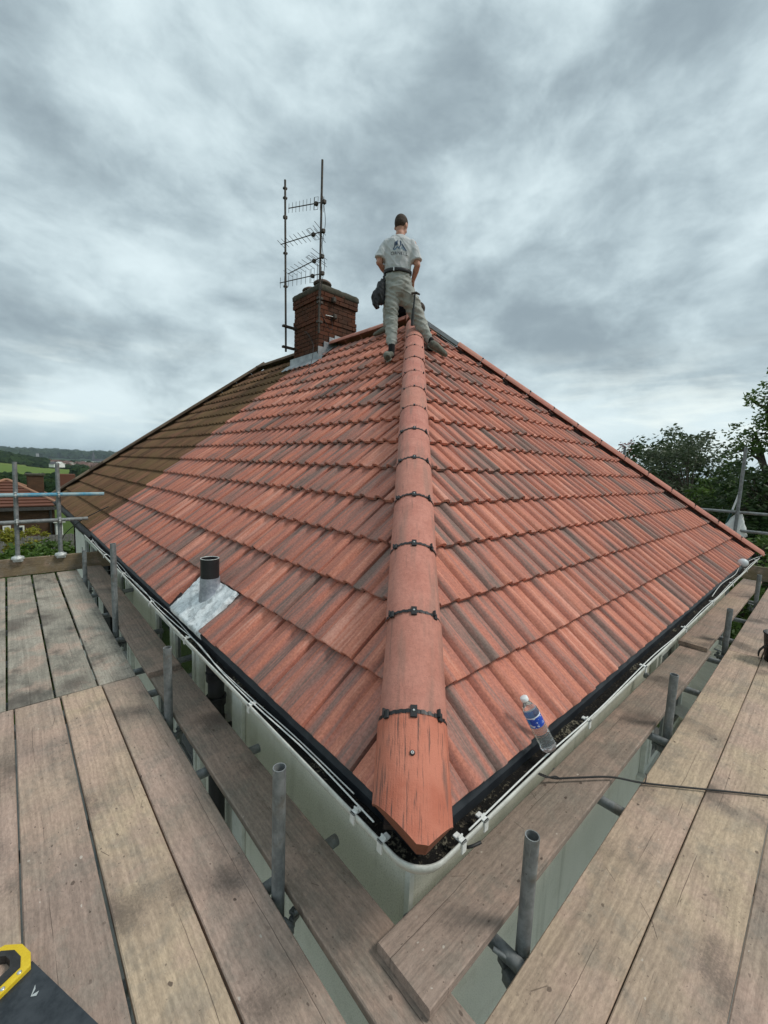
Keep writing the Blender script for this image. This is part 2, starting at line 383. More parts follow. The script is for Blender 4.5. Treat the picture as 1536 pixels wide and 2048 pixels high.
        h = t.math('ADD', h, t.math('MULTIPLY', fine, .6))
        return {'Base Color': c, 'Normal': t.bump(h, .4, .004), 'Roughness': t.ramp(st, .4, .7, .9, .72)}
    return material(name, rough=.85, spec=.2, build=bld)
M_BRD = [board_mat('board_tan', (0.363, 0.282, 0.215), (0.272, 0.212, 0.170), (0.379, 0.277, 0.226), .4, 1.0),
         board_mat('board_pinkish', (0.351, 0.257, 0.211), (0.269, 0.204, 0.168), (0.392, 0.295, 0.226), .4, 2.0),
         board_mat('board_pale', (0.451, 0.347, 0.246), (0.352, 0.267, 0.200), (0.440, 0.320, 0.246), .35, 3.0),
         board_mat('board_stained', (.30, .275, .23), (.25, .23, .19), (.37, .335, .28), .9, 4.0),
         board_mat('board_brown', (0.282, 0.220, 0.178), (0.239, 0.191, 0.156), (0.300, 0.228, 0.188), .3, 5.0)]
M_TOE = board_mat('toe_board_wood', (.20, .155, .095), (.17, .13, .085), (.21, .165, .105), .1, 6.0)
def brick_build(t):
    r = t.rnd(); o = t.vmath('ADD', t.coord(), t.comb(t.math('MULTIPLY', r, 30.0)))
    n = t.noise(o, 18, 5, .65)
    c = t.mix(t.white(r), (.080, .033, .020), (.130, .048, .028)); c = t.mix(t.ramp(n, .48, .72, 0, .6), c, (.06, .034, .024))
    soot = t.noise(t.new('ShaderNodeNewGeometry').outputs['Position'], 2.3, 4)
    c = t.mix(t.ramp(soot, .45, .65, 0, .55), c, (.06, .038, .028))
    return {'Base Color': c, 'Normal': t.bump(n, .5, .008)}
M_BRICK = material('red_brick', rough=.92, spec=.15, build=brick_build)
M_MORTAR = mottle((.075, .062, .05), (.11, .095, .08), 15, .95)('old_mortar')
M_CAP = mottle((.045, .045, .032), (.085, .072, .055), 9, .95, 0, .6, 60, .01)('mossy_cement')
M_POT = mottle((.10, .07, .055), (.15, .10, .08), 14, .85)('sooty_clay_pot')
M_LEAD = mottle((.22, .235, .25), (.36, .375, .385), 7, .45, .25, .4, 50, .01)('lead_sheet')
def lead2(t):
    o = t.coord(); n = t.noise(o, 9, 6, .65, dist=1.2); m = t.noise(t.vmath('ADD', o, (4, 2, 1)), 26, 5, .7)
    c = t.mix(t.ramp(n, .36, .60), (.42, .44, .45), (.74, .77, .78)); c = t.mix(t.ramp(m, .54, .66, 0, .85), c, (.80, .84, .85))  # pale blotches paint crumple highlights into the lead colour
    c = t.mix(t.ramp(t.noise(o, 17, 4), .58, .72, 0, .6), c, (.15, .16, .165))
    return {'Base Color': c, 'Normal': t.bump(t.math('ADD', n, m), .5, .01)}
M_LEADNEW = material('silvery_lead_slate', rough=.42, metal=.2, build=lead2)
M_LEADSLV = material('grey_lead_sleeve', rough=.5, metal=.35, build=lambda t: {'Base Color': t.mix(t.ramp(t.noise(t.coord(), 16, 5, .7), .35, .65), (.25, .27, .31), (.45, .47, .52))})
M_RUST = mottle((.05, .045, .04), (.10, .08, .065), 25, .7, .4, .3)('weathered_mast_metal')
M_GLASS = material('window_glass', color=(.02, .025, .03), rough=.06, spec=.6)
M_DARK = material('dark_opening', color=(.006, .006, .006), rough=.9)
M_CABLEW = mottle((.60, .61, .58), (.72, .72, .70), 30, .45)('white_cable_plastic')
M_CABLEB = material('black_cable', color=(.02, .02, .02), rough=.5)
M_SILV = mottle((.24, .26, .27), (.32, .34, .35), 10, .45, .4)('grey_hip_batten')

# ================================================================== HOUSE
house = thing('house', (3.75, 3.3, GROUND), 'house with new red tiled hipped roof inside the scaffold, two-storey and rendered', 'house')
near = lambda p: (Vector(p) - CAM).length
# --- walls (one ring of four faces, real thickness)
mb = MB()
mb.box((WALL, WALL, GROUND), (WALL + .25, PARTY, .03)); mb.box((WALL + .25, WALL, GROUND), (W - WALL, WALL + .25, .03))
mb.box((W - WALL - .25, WALL + .25, GROUND), (W - WALL, PARTY, .03)); mb.box((WALL + .25, PARTY - .2, GROUND), (W - WALL - .25, PARTY, .03))
wall = mb.build('wall', M_WALL, house)
MB().box((WALL - .006, WALL - .006, -4.9), (WALL + .02, WALL + .02, -.12)).build('corner_bead', M_UPVC, wall)
# soffit and fascia
mb = MB()
mb.box((.075, .075, -.13), (.10, PARTY, .01)); mb.box((.10, .075, -.13), (W - .075, .10, .01))
mb.box((.10, .10, -.13), (WALL, PARTY, -.11)); mb.box((WALL, .10, -.13), (W - .1, WALL, -.11))
mb.build('fascia', M_UPVC, house)
# --- roof deck (underlay) closed pyramid, tiles are its pieces
def LSP(x, y, off=0.): return Vector((x, y, x * TP)) + Vector((-SP, 0, CP)) * off
mb = MB(); d = -.035
A = Vector((.03, .03, d)); B = Vector((W - .03, .03, d)); Pk = Vector((RX, RX, RZ + d)); Rp = Vector((RX, PARTY, RZ + d)); L1 = Vector((.03, PARTY, d)); R1 = Vector((W - .03, PARTY, d))
mb.add([A, B, Pk, Rp, L1, R1], [(0, 1, 2), (0, 2, 3, 4), (1, 5, 3, 2), (0, 4, 5, 1)])
roof = mb.build('roof', M_UNDER, house)
# --- tile mesh: double roman profile, u across, v up the slope, n outward
def profile():
    P = [(0.0, -.045), (.0038, -.045), (.0042, 0.), (.078, 0.0)]
    def roll(u0, u1, h, last=False):
        n = 7
        for i in range(1, n + (0 if last else 1)):
            a = i / n; sh = math.sin(math.pi * a ** .85) ** .62 if a < 1 else 0
            P.append((u0 + (u1 - u0) * a, h * sh))
    roll(.078, .152, .027); P.append((.160, 0.)); P.append((.243, 0.))
    roll(.243, .330, .029, True)
    P.append((.3225, .013)); P.append((.3227, -.030))
    return P
PROF = profile(); TLEN = .42; LIFT = .050; TH = .023
def tile_mb():
    mb = MB(); n = len(PROF)
    top = [[(u, v, h + LIFT * (1 - v / TLEN) - LIFT + .004) for u, h in PROF] for v in (0, .006, TLEN)]
    top[0] = [(u, .0, h + .004 - .004) for u, h in PROF]
    mb.grid(top, True)
    bot = [(u, .0, max(h, -.004) - TH) for u, h in PROF]
    mb.grid([bot, top[0]], False)                         # tail edge
    mb.add([top[0][-1], top[2][-1], (PROF[-1][0], TLEN, -LIFT - .012), (PROF[-1][0], 0, -TH)], [(0, 3, 2, 1)])
    mb.add([top[0][0], top[2][0], (0, TLEN, -LIFT - .012), (0, 0, -TH)], [(0, 1, 2, 3)])
    mb.grid([[(u, TLEN, h - LIFT - .010) for u, h in PROF], bot], False)
    return mb
TMESH = tile_mb().mesh('tile', M_TILE); TMESH_OLD = tile_mb().mesh('tile', M_OLD)
for m_ in (TMESH, TMESH_OLD): m_.set_sharp_from_angle(angle=math.radians(38))
def slope_matrix(side, along, k):
    "world matrix of the tile whose tail-left corner is at distance along the eave, course k"
    if side == 'L':      # u = -Y, v = +X up
        return Matrix(((0, CP, -SP, k * GAU * CP), (-1, 0, 0, along), (0, SP, CP, k * GAU * SP), (0, 0, 0, 1)))
    return Matrix(((1, 0, 0, along), (0, CP, -SP, k * GAU * CP), (0, SP, CP, k * GAU * SP), (0, 0, 0, 1)))
def clipped(me, M, planes):
    "mesh clipped in world space by planes (point, normal): keeps the side the normal points to"
    bm = bmesh.new(); bm.from_mesh(me); Mi = M.inverted()
    for co, no in planes:
        c = Mi @ Vector(co); nn = (Mi.to_3x3() @ Vector(no)).normalized()
        bmesh.ops.bisect_plane(bm, geom=bm.verts[:] + bm.edges[:] + bm.faces[:], dist=1e-5, plane_co=c, plane_no=nn, clear_inner=True)
    out = None
    if len(bm.faces) > 1:
        out = bpy.data.meshes.new('tile'); bm.to_mesh(out)
        for m in me.materials: out.materials.append(m)
    bm.free(); return out
def lay(side, a0, a1, hips, me, rows=15):
    """tiles between a0..a1 along the eave; hips = list of (point, normal) cutting planes"""
    out = []
    n = int(math.ceil((a1 - a0) / COVER - 1e-6))
    for k in range(rows):
        for i in range(n):
            al = a0 + (i * COVER if side == 'R' else (i + 1) * COVER)
            M = slope_matrix(side, al + random.uniform(-.0015, .0015), k)
            M = M @ Matrix.Translation((0, random.uniform(-.003, .003), random.uniform(-.0012, .0022))) @ Matrix.Rotation(random.uniform(-.004, .004), 4, 'Z')
            cs = [M @ Vector(c) for c in ((0, 0, 0), (COVER, 0, 0), (COVER, TLEN, 0), (0, TLEN, 0))]
            cut = []; keep = True
            for co, no in hips:
                dd = [(c - Vector(co)).dot(Vector(no)) for c in cs]
                if max(dd) <= .01: keep = False; break
                if min(dd) < 0: cut.append((co, no))
            if keep: out.append((M, cut))
    return out
def finish(tiles, me, parent, name, limit, groupmat):
    tiles.sort(key=lambda e: near(e[0] @ Vector((COVER / 2, .16, 0))))
    rest = MB(); rv = []
    cnt = 0
    for M, cut in tiles:
        m2 = clipped(me, M, cut) if cut else me
        if m2 is None: continue
        if cnt < limit: inst(name, m2, parent, M); cnt += 1
        else: rv.append((M, m2))
    return rv
hipN1 = Vector((-1, 1, 0)).normalized(); hipN2 = Vector((1, -1, 0)).normalized()
left_tiles = lay('L', 0.0, PARTY, [((0.012, 0, 0), (-1, 1, 0)), ((RX - .05, 0, 0), (-1, 0, 0))], TMESH)
right_tiles = lay('R', 0.0, W + .02, [((0, 0.012, 0), (1, -1, 0)), ((W - .012, 0, 0), (-1, -1, 0)), ((0, RX - .05, 0), (0, -1, 0))], TMESH)
# the tile bed under the lead slate of the vent pipe is left out
left_tiles = [e for e in left_tiles if not (1.84 < (e[0] @ Vector((COVER / 2, 0, 0))).y < 2.50 and abs((e[0].translation.z)) < .05)]
restT = finish(left_tiles + right_tiles, TMESH, roof, 'tile', 300, M_TILE)
# far tiles of the same roof joined as one part, in slope coordinates so that streaks run up the slope
for side in 'LR':
    sub = [(M, m) for M, m in restT if (abs(M[0][0]) < .5) == (side == 'L')]
    if not sub: continue
    F = slope_matrix(side, 0, 0); Fi = F.inverted(); V = []; FC = []; RN = []
    for M, m in sub:
        o = len(V); r = random.random(); T = Fi @ M
        V += [tuple(T @ v.co) for v in m.vertices]; RN += [r] * len(m.vertices)
        FC += [[i + o for i in p.vertices] for p in m.polygons]
    me = bpy.data.meshes.new('upper_tiles'); me.from_pydata(V, [], FC); me.materials.append(M_TILE)
    me.polygons.foreach_set('use_smooth', [True] * len(FC))
    at = me.attributes.new('rnd', 'FLOAT', 'POINT'); at.data.foreach_set('value', RN)
    me.set_sharp_from_angle(angle=math.radians(40))
    tag(inst('upper_tiles', me, roof, F), kind='stuff')
# --- hip tiles
HD = Vector((1, 1, TP)).normalized()          # near hip, upward
def hip_frame(origin, hd, lat):
    up = lat.cross(hd).normalized()
    if up.z < 0: up = -up
    return Matrix(((lat.x, hd.x, up.x, origin.x), (lat.y, hd.y, up.y, origin.y), (lat.z, hd.z, up.z, origin.z), (0, 0, 0, 1)))
HR = .122
def arc(R, a0=-82, a1=82, n=14, flat=.86):
    return [(R * math.sin(math.radians(a)), R * flat * math.cos(math.radians(a))) for a in [a0 + (a1 - a0) * i / n for i in range(n + 1)]]
HOFF = -.026
def half_round(mb, y0, y1, R=HR, th=.015, base=HOFF, taper=0.0, mi=0, mic=0):
    o = arc(R); i = arc(R - th)
    def row(pr, y, k=1.0): return [(x * k, y, base + z * k) for x, z in pr]
    k1 = 1 - taper
    mb.grid([row(o, y0), row(o, y1, k1)], True, mi)
    mb.grid([row(i, y1, k1), row(i, y0)], True, mi)
    mb.grid([row(i, y0), row(o, y0)], False, mic); mb.grid([row(o, y1, k1), row(i, y1, k1)], False, mic)
    for j in (0, -1):
        mb.add([row(o, y0)[j], row(o, y1, k1)[j], row(i, y1, k1)[j], row(i, y0)[j]], [(0, 1, 2, 3)], False, mi)
    return mb
HT = .428
HMESH = half_round(MB(), .003, HT - .004, taper=.02).mesh('hip_tile', M_HIP)
LAT1 = Vector((1, -1, 0)).normalized()
H1 = hip_frame(Vector((-.018, .018, .035)), HD, LAT1)
S0 = .297
for k in range(13):
    inst('hip_tile', HMESH, roof, H1 @ Matrix.Translation((random.uniform(-.003, .003), S0 + HT * k, random.uniform(-.002, .003))) @ Matrix.Rotation(random.uniform(-.010, .010), 4, 'Z') @ Matrix.Rotation(random.uniform(-.02, .02), 4, 'Y'))
# topmost loose hip tile, raised with a gap under it
inst('hip_tile', half_round(MB(), 0, .40, R=HR * 1.03).mesh('hip_tile', M_HIP), roof, H1 @ Matrix.Translation((.004, S0 + HT * 13 + .03, .042)) @ Matrix.Rotation(.02, 4, 'X'))
# bottom hip tile with mitred, thick end
mb = MB(); o_ = arc(HR * 1.02, n=20); i_ = [(x * .97, min(z - .006, .030)) for x, z in o_]
def erow(pr, y): return [(x, y, HOFF + z) for x, z in pr]
ye = S0 - .006
mb.grid([erow(o_, -.60), erow(o_, ye)], True, 0); mb.grid([erow(i_, ye), erow(i_, -.60)], False, 1); mb.grid([erow(i_, -.60), erow(o_, -.60)], False, 1); mb.grid([erow(o_, ye), erow(i_, ye)], False, 0)
for j in (0, -1): mb.add([erow(o_, -.60)[j], erow(o_, ye)[j], erow(i_, ye)[j], erow(i_, -.60)[j]], [(0, 1, 2, 3)], False, 0)
bm = bmesh.new(); tmp = mb.mesh('hip_end', [M_HIPEND, M_HIPCUT]); bm.from_mesh(tmp)
bmesh.ops.remove_doubles(bm, verts=bm.verts, dist=1e-5)
tip = -.080; Hi = H1.inverted()
for co, no in (((tip, 0, .06), (1, .0, .42)), ((0, tip, .06), (.0, 1, .42)), ((tip + .012, tip + .012, .06), (1, 1, .75))):
    r = bmesh.ops.bisect_plane(bm, geom=bm.verts[:] + bm.edges[:] + bm.faces[:], dist=1e-5, plane_co=Hi @ Vector(co), plane_no=(Hi.to_3x3() @ Vector(no)).normalized(), clear_inner=True)
    ce = [e for e in r['geom_cut'] if isinstance(e, bmesh.types.BMEdge)]
    fr = bmesh.ops.holes_fill(bm, edges=[e for e in bm.edges if e.is_boundary], sides=0)
    for f in fr['faces']: f.material_index = 1
me = bpy.data.meshes.new('hip_end_tile'); bm.to_mesh(me); bm.free(); me.materials.append(M_HIPEND); me.materials.append(M_HIPCUT)
me.set_sharp_from_angle(angle=math.radians(35))
he = inst('hip_end_tile', me, roof, H1); tag(he, 'bottom hip tile with pitted face and mitred point')
# screw in the end tile
def screw(M, parent):
    inst('screw', MB().lathe([(.0085, 0), (.0085, .003), (.006, .004)], 12, mi=0).lathe([(.0055, .003), (.0055, .006), (.0045, .007)], 12, mi=1).lathe([(.002, .0065), (.002, .0074)], 8, mi=0).mesh('screw', [M_BLACK, M_SCREW]), parent, M)
screw(H1 @ Matrix.Translation((-.004, S0 - .135, HOFF + HR * .878 + .0)), roof)
# hip clips: dark union strip with a middle plate and two hooks
def clip_mb(s=1.0):
    mb = MB(); R = HR + .0015
    o = arc(R, -78, 78, 26); i2 = arc(R + .004, -78, 78, 26)
    for j in range(26):
        if j % 2 == 0 or s > .9:
            z = .003 if j % 2 else .0
            a = [(o[j][0], -.007 * s, HOFF + o[j][1] + z), (o[j + 1][0], -.007 * s, HOFF + o[j + 1][1] + z), (o[j + 1][0], .007 * s, HOFF + o[j + 1][1] + z), (o[j][0], .007 * s, HOFF + o[j][1] + z)]
            mb.add(a, [(0, 1, 2, 3)])
    top = HOFF + R * .86
    mb.cbox((-.012 * s, -.022 * s, top - .004), (.012 * s, .020 * s, top + .006), .0015)
    for sg in (-1, 1):
        a = math.radians(47) * sg; c = Vector((R * math.sin(a), 0, HOFF + R * .86 * math.cos(a)))
        Mx = Matrix.Translation(c) @ Matrix.Rotation(math.atan2(math.sin(a), math.cos(a) * .86), 4, 'Y')
        mb.cbox((-.009 * s, -.016 * s, -.003), (.009 * s, .014 * s, .008), .0015, Mx)
        mb.cbox((-.014 * s, -.006, .0), (-.008 * s, .022 * s, .013), .001, Mx)
    mb.lathe([(.0045 * s, top + .006), (.0045 * s, top + .0075), (.003 * s, top + .009)], 10, mi=1)
    return mb
CLIP = clip_mb(1.0).mesh('hip_clip', [M_BLACK, M_SCREW]); CLIPS = clip_mb(.62).mesh('hip_clip', [M_BLACK, M_SCREW])
for k in range(12):
    inst('hip_clip', CLIP if k < 6 else CLIPS, roof, H1 @ Matrix.Translation((0, S0 - .0015 + HT * k, .002)))
# right-hand far hip: W corner up to the peak
HD2 = Vector((-1, 1, TP)).normalized(); LAT2 = Vector((1, 1, 0)).normalized()
H2 = hip_frame(Vector((W, 0, .018)), HD2, LAT2)
for k in range(13):
    M = H2 @ Matrix.Translation((0, -.06 + HT * k, 0))
    inst('hip_tile', HMESH, roof, M)
    if k: inst('hip_clip', CLIPS, roof, M)
# bare batten and roll where the last hip tiles are still to be laid
mb = MB(); mb.cbox((-.035, 12.86 * HT, .0), (.030, 14.35 * HT, .060), .004)
inst('hip_batten', mb.mesh('hip_batten', M_SILV), roof, H2)
# ridge tiles from the peak to the chimney and beyond it
RM = hip_frame(Vector((RX, 0, RZ + .035)), Vector((0, 1, 0)), Vector((1, 0, 0)))
y = RX + .12
while y < 5.83:
    inst('ridge_tile', HMESH, roof, RM @ Matrix.Translation((0, y, -.012))); y += HT
# mortar/dark bed below hips
for (M, a, b) in ((H1, .0, 14.3 * HT), (H2, .0, 14.3 * HT)):
    mb = MB(); mb.box((-.085, a, -.08), (.085, b, -.035)); inst('hip_bed', mb.mesh('hip_bed', M_UNDER), roof, M)
# --- eaves tray (black strip from under the first course into the gutter)
def sweepL(points_xz, y0, y1): return [[(x, y0, z) for x, z in points_xz], [(x, y1, z) for x, z in points_xz]]
tray = [(.10, .055), (.030, -.018), (.010, -.052), (.012, -.095)]
mb = MB()
mb.grid([[(x, x, z) for x, z in tray], [(x, PARTY, z) for x, z in tray]], False)
mb.grid([[(x, x, z) for x, z in tray], [(W - x, x, z) for x, z in tray]], False)
mb.build('eaves_tray', M_TRAY, roof)
# --- gutter with rounded corner; half-round section swept along a path
def gutter_section(n=9):
    P = []
    for i in range(n + 1):
        a = math.pi * i / n; P.append((.056 * math.cos(a), -.052 * math.sin(a)))
    return P            # +x = inner side ... -x outer
GX, GZ = -.006, -.062
def gut_path(off, r=.05):
    "path of the line at plan offset off outside the gutter axis"
    c = GX; pts = []
    rr = r + off
    cx = c + r
    pts.append(Vector((c - off, PARTY - .03, 0)))
    for i in range(0, 11):
        a = math.pi + math.pi / 2 * i / 10
        pts.append(Vector((cx + rr * math.cos(a), cx + rr * math.sin(a), 0)))
    pts.append(Vector((W + .03, c - off, 0)))
    return pts
sec = gutter_section()
mb = MB()
rows = [[p + Vector((0, 0, GZ + z)) for p in gut_path(-x)] for x, z in sec]
mb.grid(rows, True)
rows2 = [[p + Vector((0, 0, GZ + z)) for p in gut_path(-x)] for x, z in [(.058, .0), (.060, -.01)] + [(x * 1.06, z * 1.06 - .0) for x, z in sec[1:-1]] + [(-.060, -.01), (-.060, .004), (-.054, .006), (-.0545, -.004)]]
mb.grid(rows2, True)
gutter = mb.build('gutter', M_GUT, house)
# silt lying in the gutter
rows = []
for j in range(7):
    off = -.046 + .092 * j / 6; P = gut_path(off); row = []
    fine = []
    for a, b in zip(P[:-1], P[1:]):
        n = max(1, int((b - a).length / .035)); fine += [a.lerp(b, i / n) for i in range(n)]
    for p in fine + [P[-1]]:
        h = noise.noise(Vector((p.x * 14, p.y * 14, off * 30))) * .012
        row.append(p + Vector((0, 0, GZ - .034 + .010 * (abs(off) / .046) ** 2 + h)))
    rows.append(row)
m = min(len(r) for r in rows); rows = [[r[int(i * (len(r) - 1) / (m - 1))] for i in range(m)] for r in rows]
mb = MB(); mb.grid(rows, True); mb.build('silt', M_SILT, gutter)
# gutter brackets / clips over the rim
def gclip(p, axis, s=1.0):
    mb = MB(); M = Matrix.Translation(p) @ Matrix.Rotation(math.pi / 2 if axis == 'x' else 0, 4, 'Z')
    # local: x outward->inward, y along gutter
    mb.cbox((-.010, -.011, -.03), (-.004, .011, .010), .001, M); mb.cbox((-.010, -.011, .004), (.030, .011, .010), .001, M); mb.cbox((.006, -.011, .010), (.011, .011, .018), .001, M)
    return mb.build('gutter_clip', M_CABLEW, gutter)
for yy in (.10, .235, 1.03, 1.98, 2.85, 3.9, 4.9, 5.9): gclip(Vector((GX - .056, yy, GZ)), 'y')
for xx in (.13, .25, 1.10, 1.95, 2.95, 4.0, 5.1, 6.2, 7.2):
    p = Vector((xx, GX - .056, GZ)); gclip(p, 'x')
# --- windows in the rendered wall
def window(p0, p1, axis, parent):
    "axis 'x': window in the x = WALL face; p = (along, z)"
    a0, z0 = p0; a1, z1 = p1
    def bx(u0, u1, w0, w1, d0, d1):
        return ((WALL + d0, u0, w0), (WALL + d1, u1, w1)) if axis == 'x' else ((u0, WALL + d0, w0), (u1, WALL + d1, w1))
    fr = MB(); t = .07
    for u0, u1, w0, w1 in ((a0, a1, z1 - t, z1), (a0, a1, z0, z0 + t), (a0, a0 + t, z0 + t, z1 - t), (a1 - t, a1, z0 + t, z1 - t), ((a0 + a1) / 2 - .035, (a0 + a1) / 2 + .035, z0 + t, z1 - t)):
        fr.cbox(*bx(u0, u1, w0, w1, -.045, .0), c=.004)
    w = fr.build('window', M_UPVC, parent)
    for u0, u1 in ((a0 + t, (a0 + a1) / 2 - .035), ((a0 + a1) / 2 + .035, a1 - t)):
        fr = MB(); s = .045
        for q in ((u0, u1, z1 - t - s, z1 - t), (u0, u1, z0 + t, z0 + t + s), (u0, u0 + s, z0 + t + s, z1 - t - s), (u1 - s, u1, z0 + t + s, z1 - t - s)): fr.cbox(*bx(*q, -.06, -.02), c=.003)
        fr.build('sash', M_UPVC, w)
        MB().box(*bx(u0 + s, u1 - s, z0 + t + s, z1 - t - s, -.035, -.028)).build('pane', M_GLASS, w)
    MB().cbox(*bx(a0 - .06, a1 + .06, z0 - .05, z0, -.11, .0), c=.004).build('sill', M_UPVC, w)
window((2.55, -1.65), (3.85, -.35), 'x', house); window((5.1, -1.65), (6.2, -.30), 'x', house)
window((3.45, -1.7), (4.75, -.45), 'y', house)
# --- black soil stack on the wall
PX, PY = .165, 2.07
sp = MB().tube([(PX, PY, GROUND), (PX, PY, -.125)], .055, 20).build('soil_pipe', M_BLACK, house)
for zc in (-.34, -.42, -.60):
    MB().tube([(PX, PY, zc - .028), (PX, PY, zc + .022), (PX, PY, zc + .022), (PX, PY, zc + .034)], [.066, .066, .0695, .0695], 20).build('pipe_collar', M_BLACK, sp)
mb = MB().cbox((PX - .02, PY - .085, -.80), (WALL, PY - .06, -.76), .004).cbox((PX - .02, PY + .06, -.80), (WALL, PY + .085, -.76), .004).tube([(PX, PY, -.80), (PX, PY, -.76)], .062, 20)
mb.build('pipe_bracket', M_BLACK, sp)
mb = MB(); mb.cbox((WALL - .03, PY - .30, GROUND + 1), (WALL, PY - .14, -.15), .005); mb.build('trunking', M_UPVC, house)
# --- vent pipe with lead slate through the left slope
vx, vy = .16, 2.16; F = slope_matrix('L', 0, 0)
base = Vector((vx, vy, vx * TP))
mb = MB(); P = []
for j in range(23):
    row = []
    for i in range(49):
        yy = 1.845 + (2.495 - 1.845) * i / 48; xx = -.022 + .262 * j / 22
        prof = 0
        ph = ((PARTY - yy) / COVER) % 1.0
        prof = .024 * (max(0, math.sin(2 * math.pi * (ph * 2 - .27))) ** 1.3)
        dd = math.hypot((xx - vx) / CP, yy - vy)
        h = prof * min(1, max(0, (dd - .07) / .10)) + .010 * math.exp(-((dd - .085) / .03) ** 2) + noise.noise(Vector((xx * 22, yy * 22, 1))) * .007 + noise.noise(Vector((xx * 60 + yy * 30, yy * 55 - xx * 20, 4))) * .006 + .012
        if j == 0: h -= .03
        if i in (0, 48): h -= .012
        row.append(Vector((xx, yy, xx * TP)) + Vector((-SP, 0, CP)) * h)
    P.append(row)
mb.grid(P, True)
vent = mb.build('lead_slate', M_LEADNEW, house)
mb = MB(); b0 = base + Vector((0, 0, -.02))
zs = [b0.z - .05, b0.z + .02, b0.z + .07, b0.z + .15]; 
mb.tube([(vx + (.004 if i == 0 else 0), vy, z) for i, z in enumerate(zs)], [.080, .074, .068, .066], 24)
mb.build('lead_sleeve', M_LEADSLV, vent)
mb = MB().tube([(vx, vy, b0.z), (vx, vy, b0.z + .285)], .062, 24, hollow=.90)
mb.build('vent_pipe', M_BLACK, vent)
mb = MB(); 
mb.lathe([(.0555, 0), (.0625, 0), (.0625, .003), (.0555, .003), (.0555, 0)], 24, Matrix.Translation((vx, vy, b0.z + .284)), close=False); mb.build('pipe_rim', M_COUP, vent)
# --- chimney
cx0, cx1, cy0, cy1 = 3.42, 4.26, 5.86, 6.72
mb = MB(); mb.box((cx0 + .012, cy0 + .012, 2.6), (cx1 - .012, cy1 - .012, 4.30))
chim = mb.build('chimney', M_MORTAR, house)
BR = MB().cbox((-.5, -.5, -.5), (.5, .5, .5), .02).mesh('brick', M_BRICK)
zc = 2.98; course = 0
while zc < 4.19:
    out = 0.0
    if course in (9, 10): out = .016
    if course >= 15: out = .028
    if course == 14: out = .028
    X0, X1, Y0, Y1 = cx0 - out, cx1 + out, cy0 - out, cy1 + out
    bh = .065; dep = .1
    def ring(length, along_x, fixed, a0, a1):
        n = 4; half = course % 2
        edges = [a0]
        step = (a1 - a0) / (n - (0 if not half else 0))
        if half: edges += [a0 + step * (.5 + i) for i in range(n)]
        else: edges += [a0 + step * (i + 1) for i in range(n - 1)]
        edges.append(a1)
        for e0, e1 in zip(edges[:-1], edges[1:]):
            c = (e0 + e1) / 2; L = e1 - e0 - .010
            jit = random.uniform(-.002, .002)
            if along_x: M = Matrix.Translation((c, fixed + jit, zc + bh / 2)) @ Matrix.Diagonal((L, dep, bh, 1))
            else: M = Matrix.Translation((fixed + jit, c, zc + bh / 2)) @ Matrix.Diagonal((dep, L, bh, 1))
            inst('brick', BR, chim, M)
    ring(.21, True, Y0 + dep / 2, X0, X1); ring(.21, False, X0 + dep / 2, Y0 + dep, Y1)
    if course > 3: ring(.21, True, Y1 - dep / 2, X0 + dep, X1); ring(.21, False, X1 - dep / 2, Y0 + dep, Y1 - dep)
    zc += .075; course += 1
# cement capping with uneven mossy edge
mb = MB(); ring = []
def capring(o, z, seed):
    P = []; n = 10
    for (ax, ay, bx_, by_) in ((cx0 - o, cy0 - o, cx1 + o, cy0 - o), (cx1 + o, cy0 - o, cx1 + o, cy1 + o), (cx1 + o, cy1 + o, cx0 - o, cy1 + o), (cx0 - o, cy1 + o, cx0 - o, cy0 - o)):
        for i in range(n):
            f = i / n; x = ax + (bx_ - ax) * f; yv = ay + (by_ - ay) * f
            P.append(Vector((x + noise.noise(Vector((x * 9, yv * 9, seed))) * .012, yv + noise.noise(Vector((yv * 9, x * 9, seed + 5))) * .012, z + noise.noise(Vector((x * 11, yv * 11, seed + 3))) * .014)))
    return P + [P[0]]
mb.grid([capring(.015, 4.17, 1), capring(.032, 4.185, 2), capring(.034, 4.26, 3), capring(.0, 4.30, 4), capring(-.2, 4.345, 5), [Vector((3.84, 6.29, 4.36))] * 41], True)
mb.build('capping', M_CAP, chim)
for (px, py, h) in ((3.64, 6.10, .16), (3.66, 6.52, .15)):
    M = Matrix.Translation((px, py, 4.30))
    MB().lathe([(.13, 0), (.12, h * .45), (.125, h * .5), (.165, h * .55), (.17, h * .66), (.155, h * .82), (.11, h * 1.0), (.05, h * 1.1), (0, h * 1.12)], 20, M).build('chimney_pot', M_POT, chim)
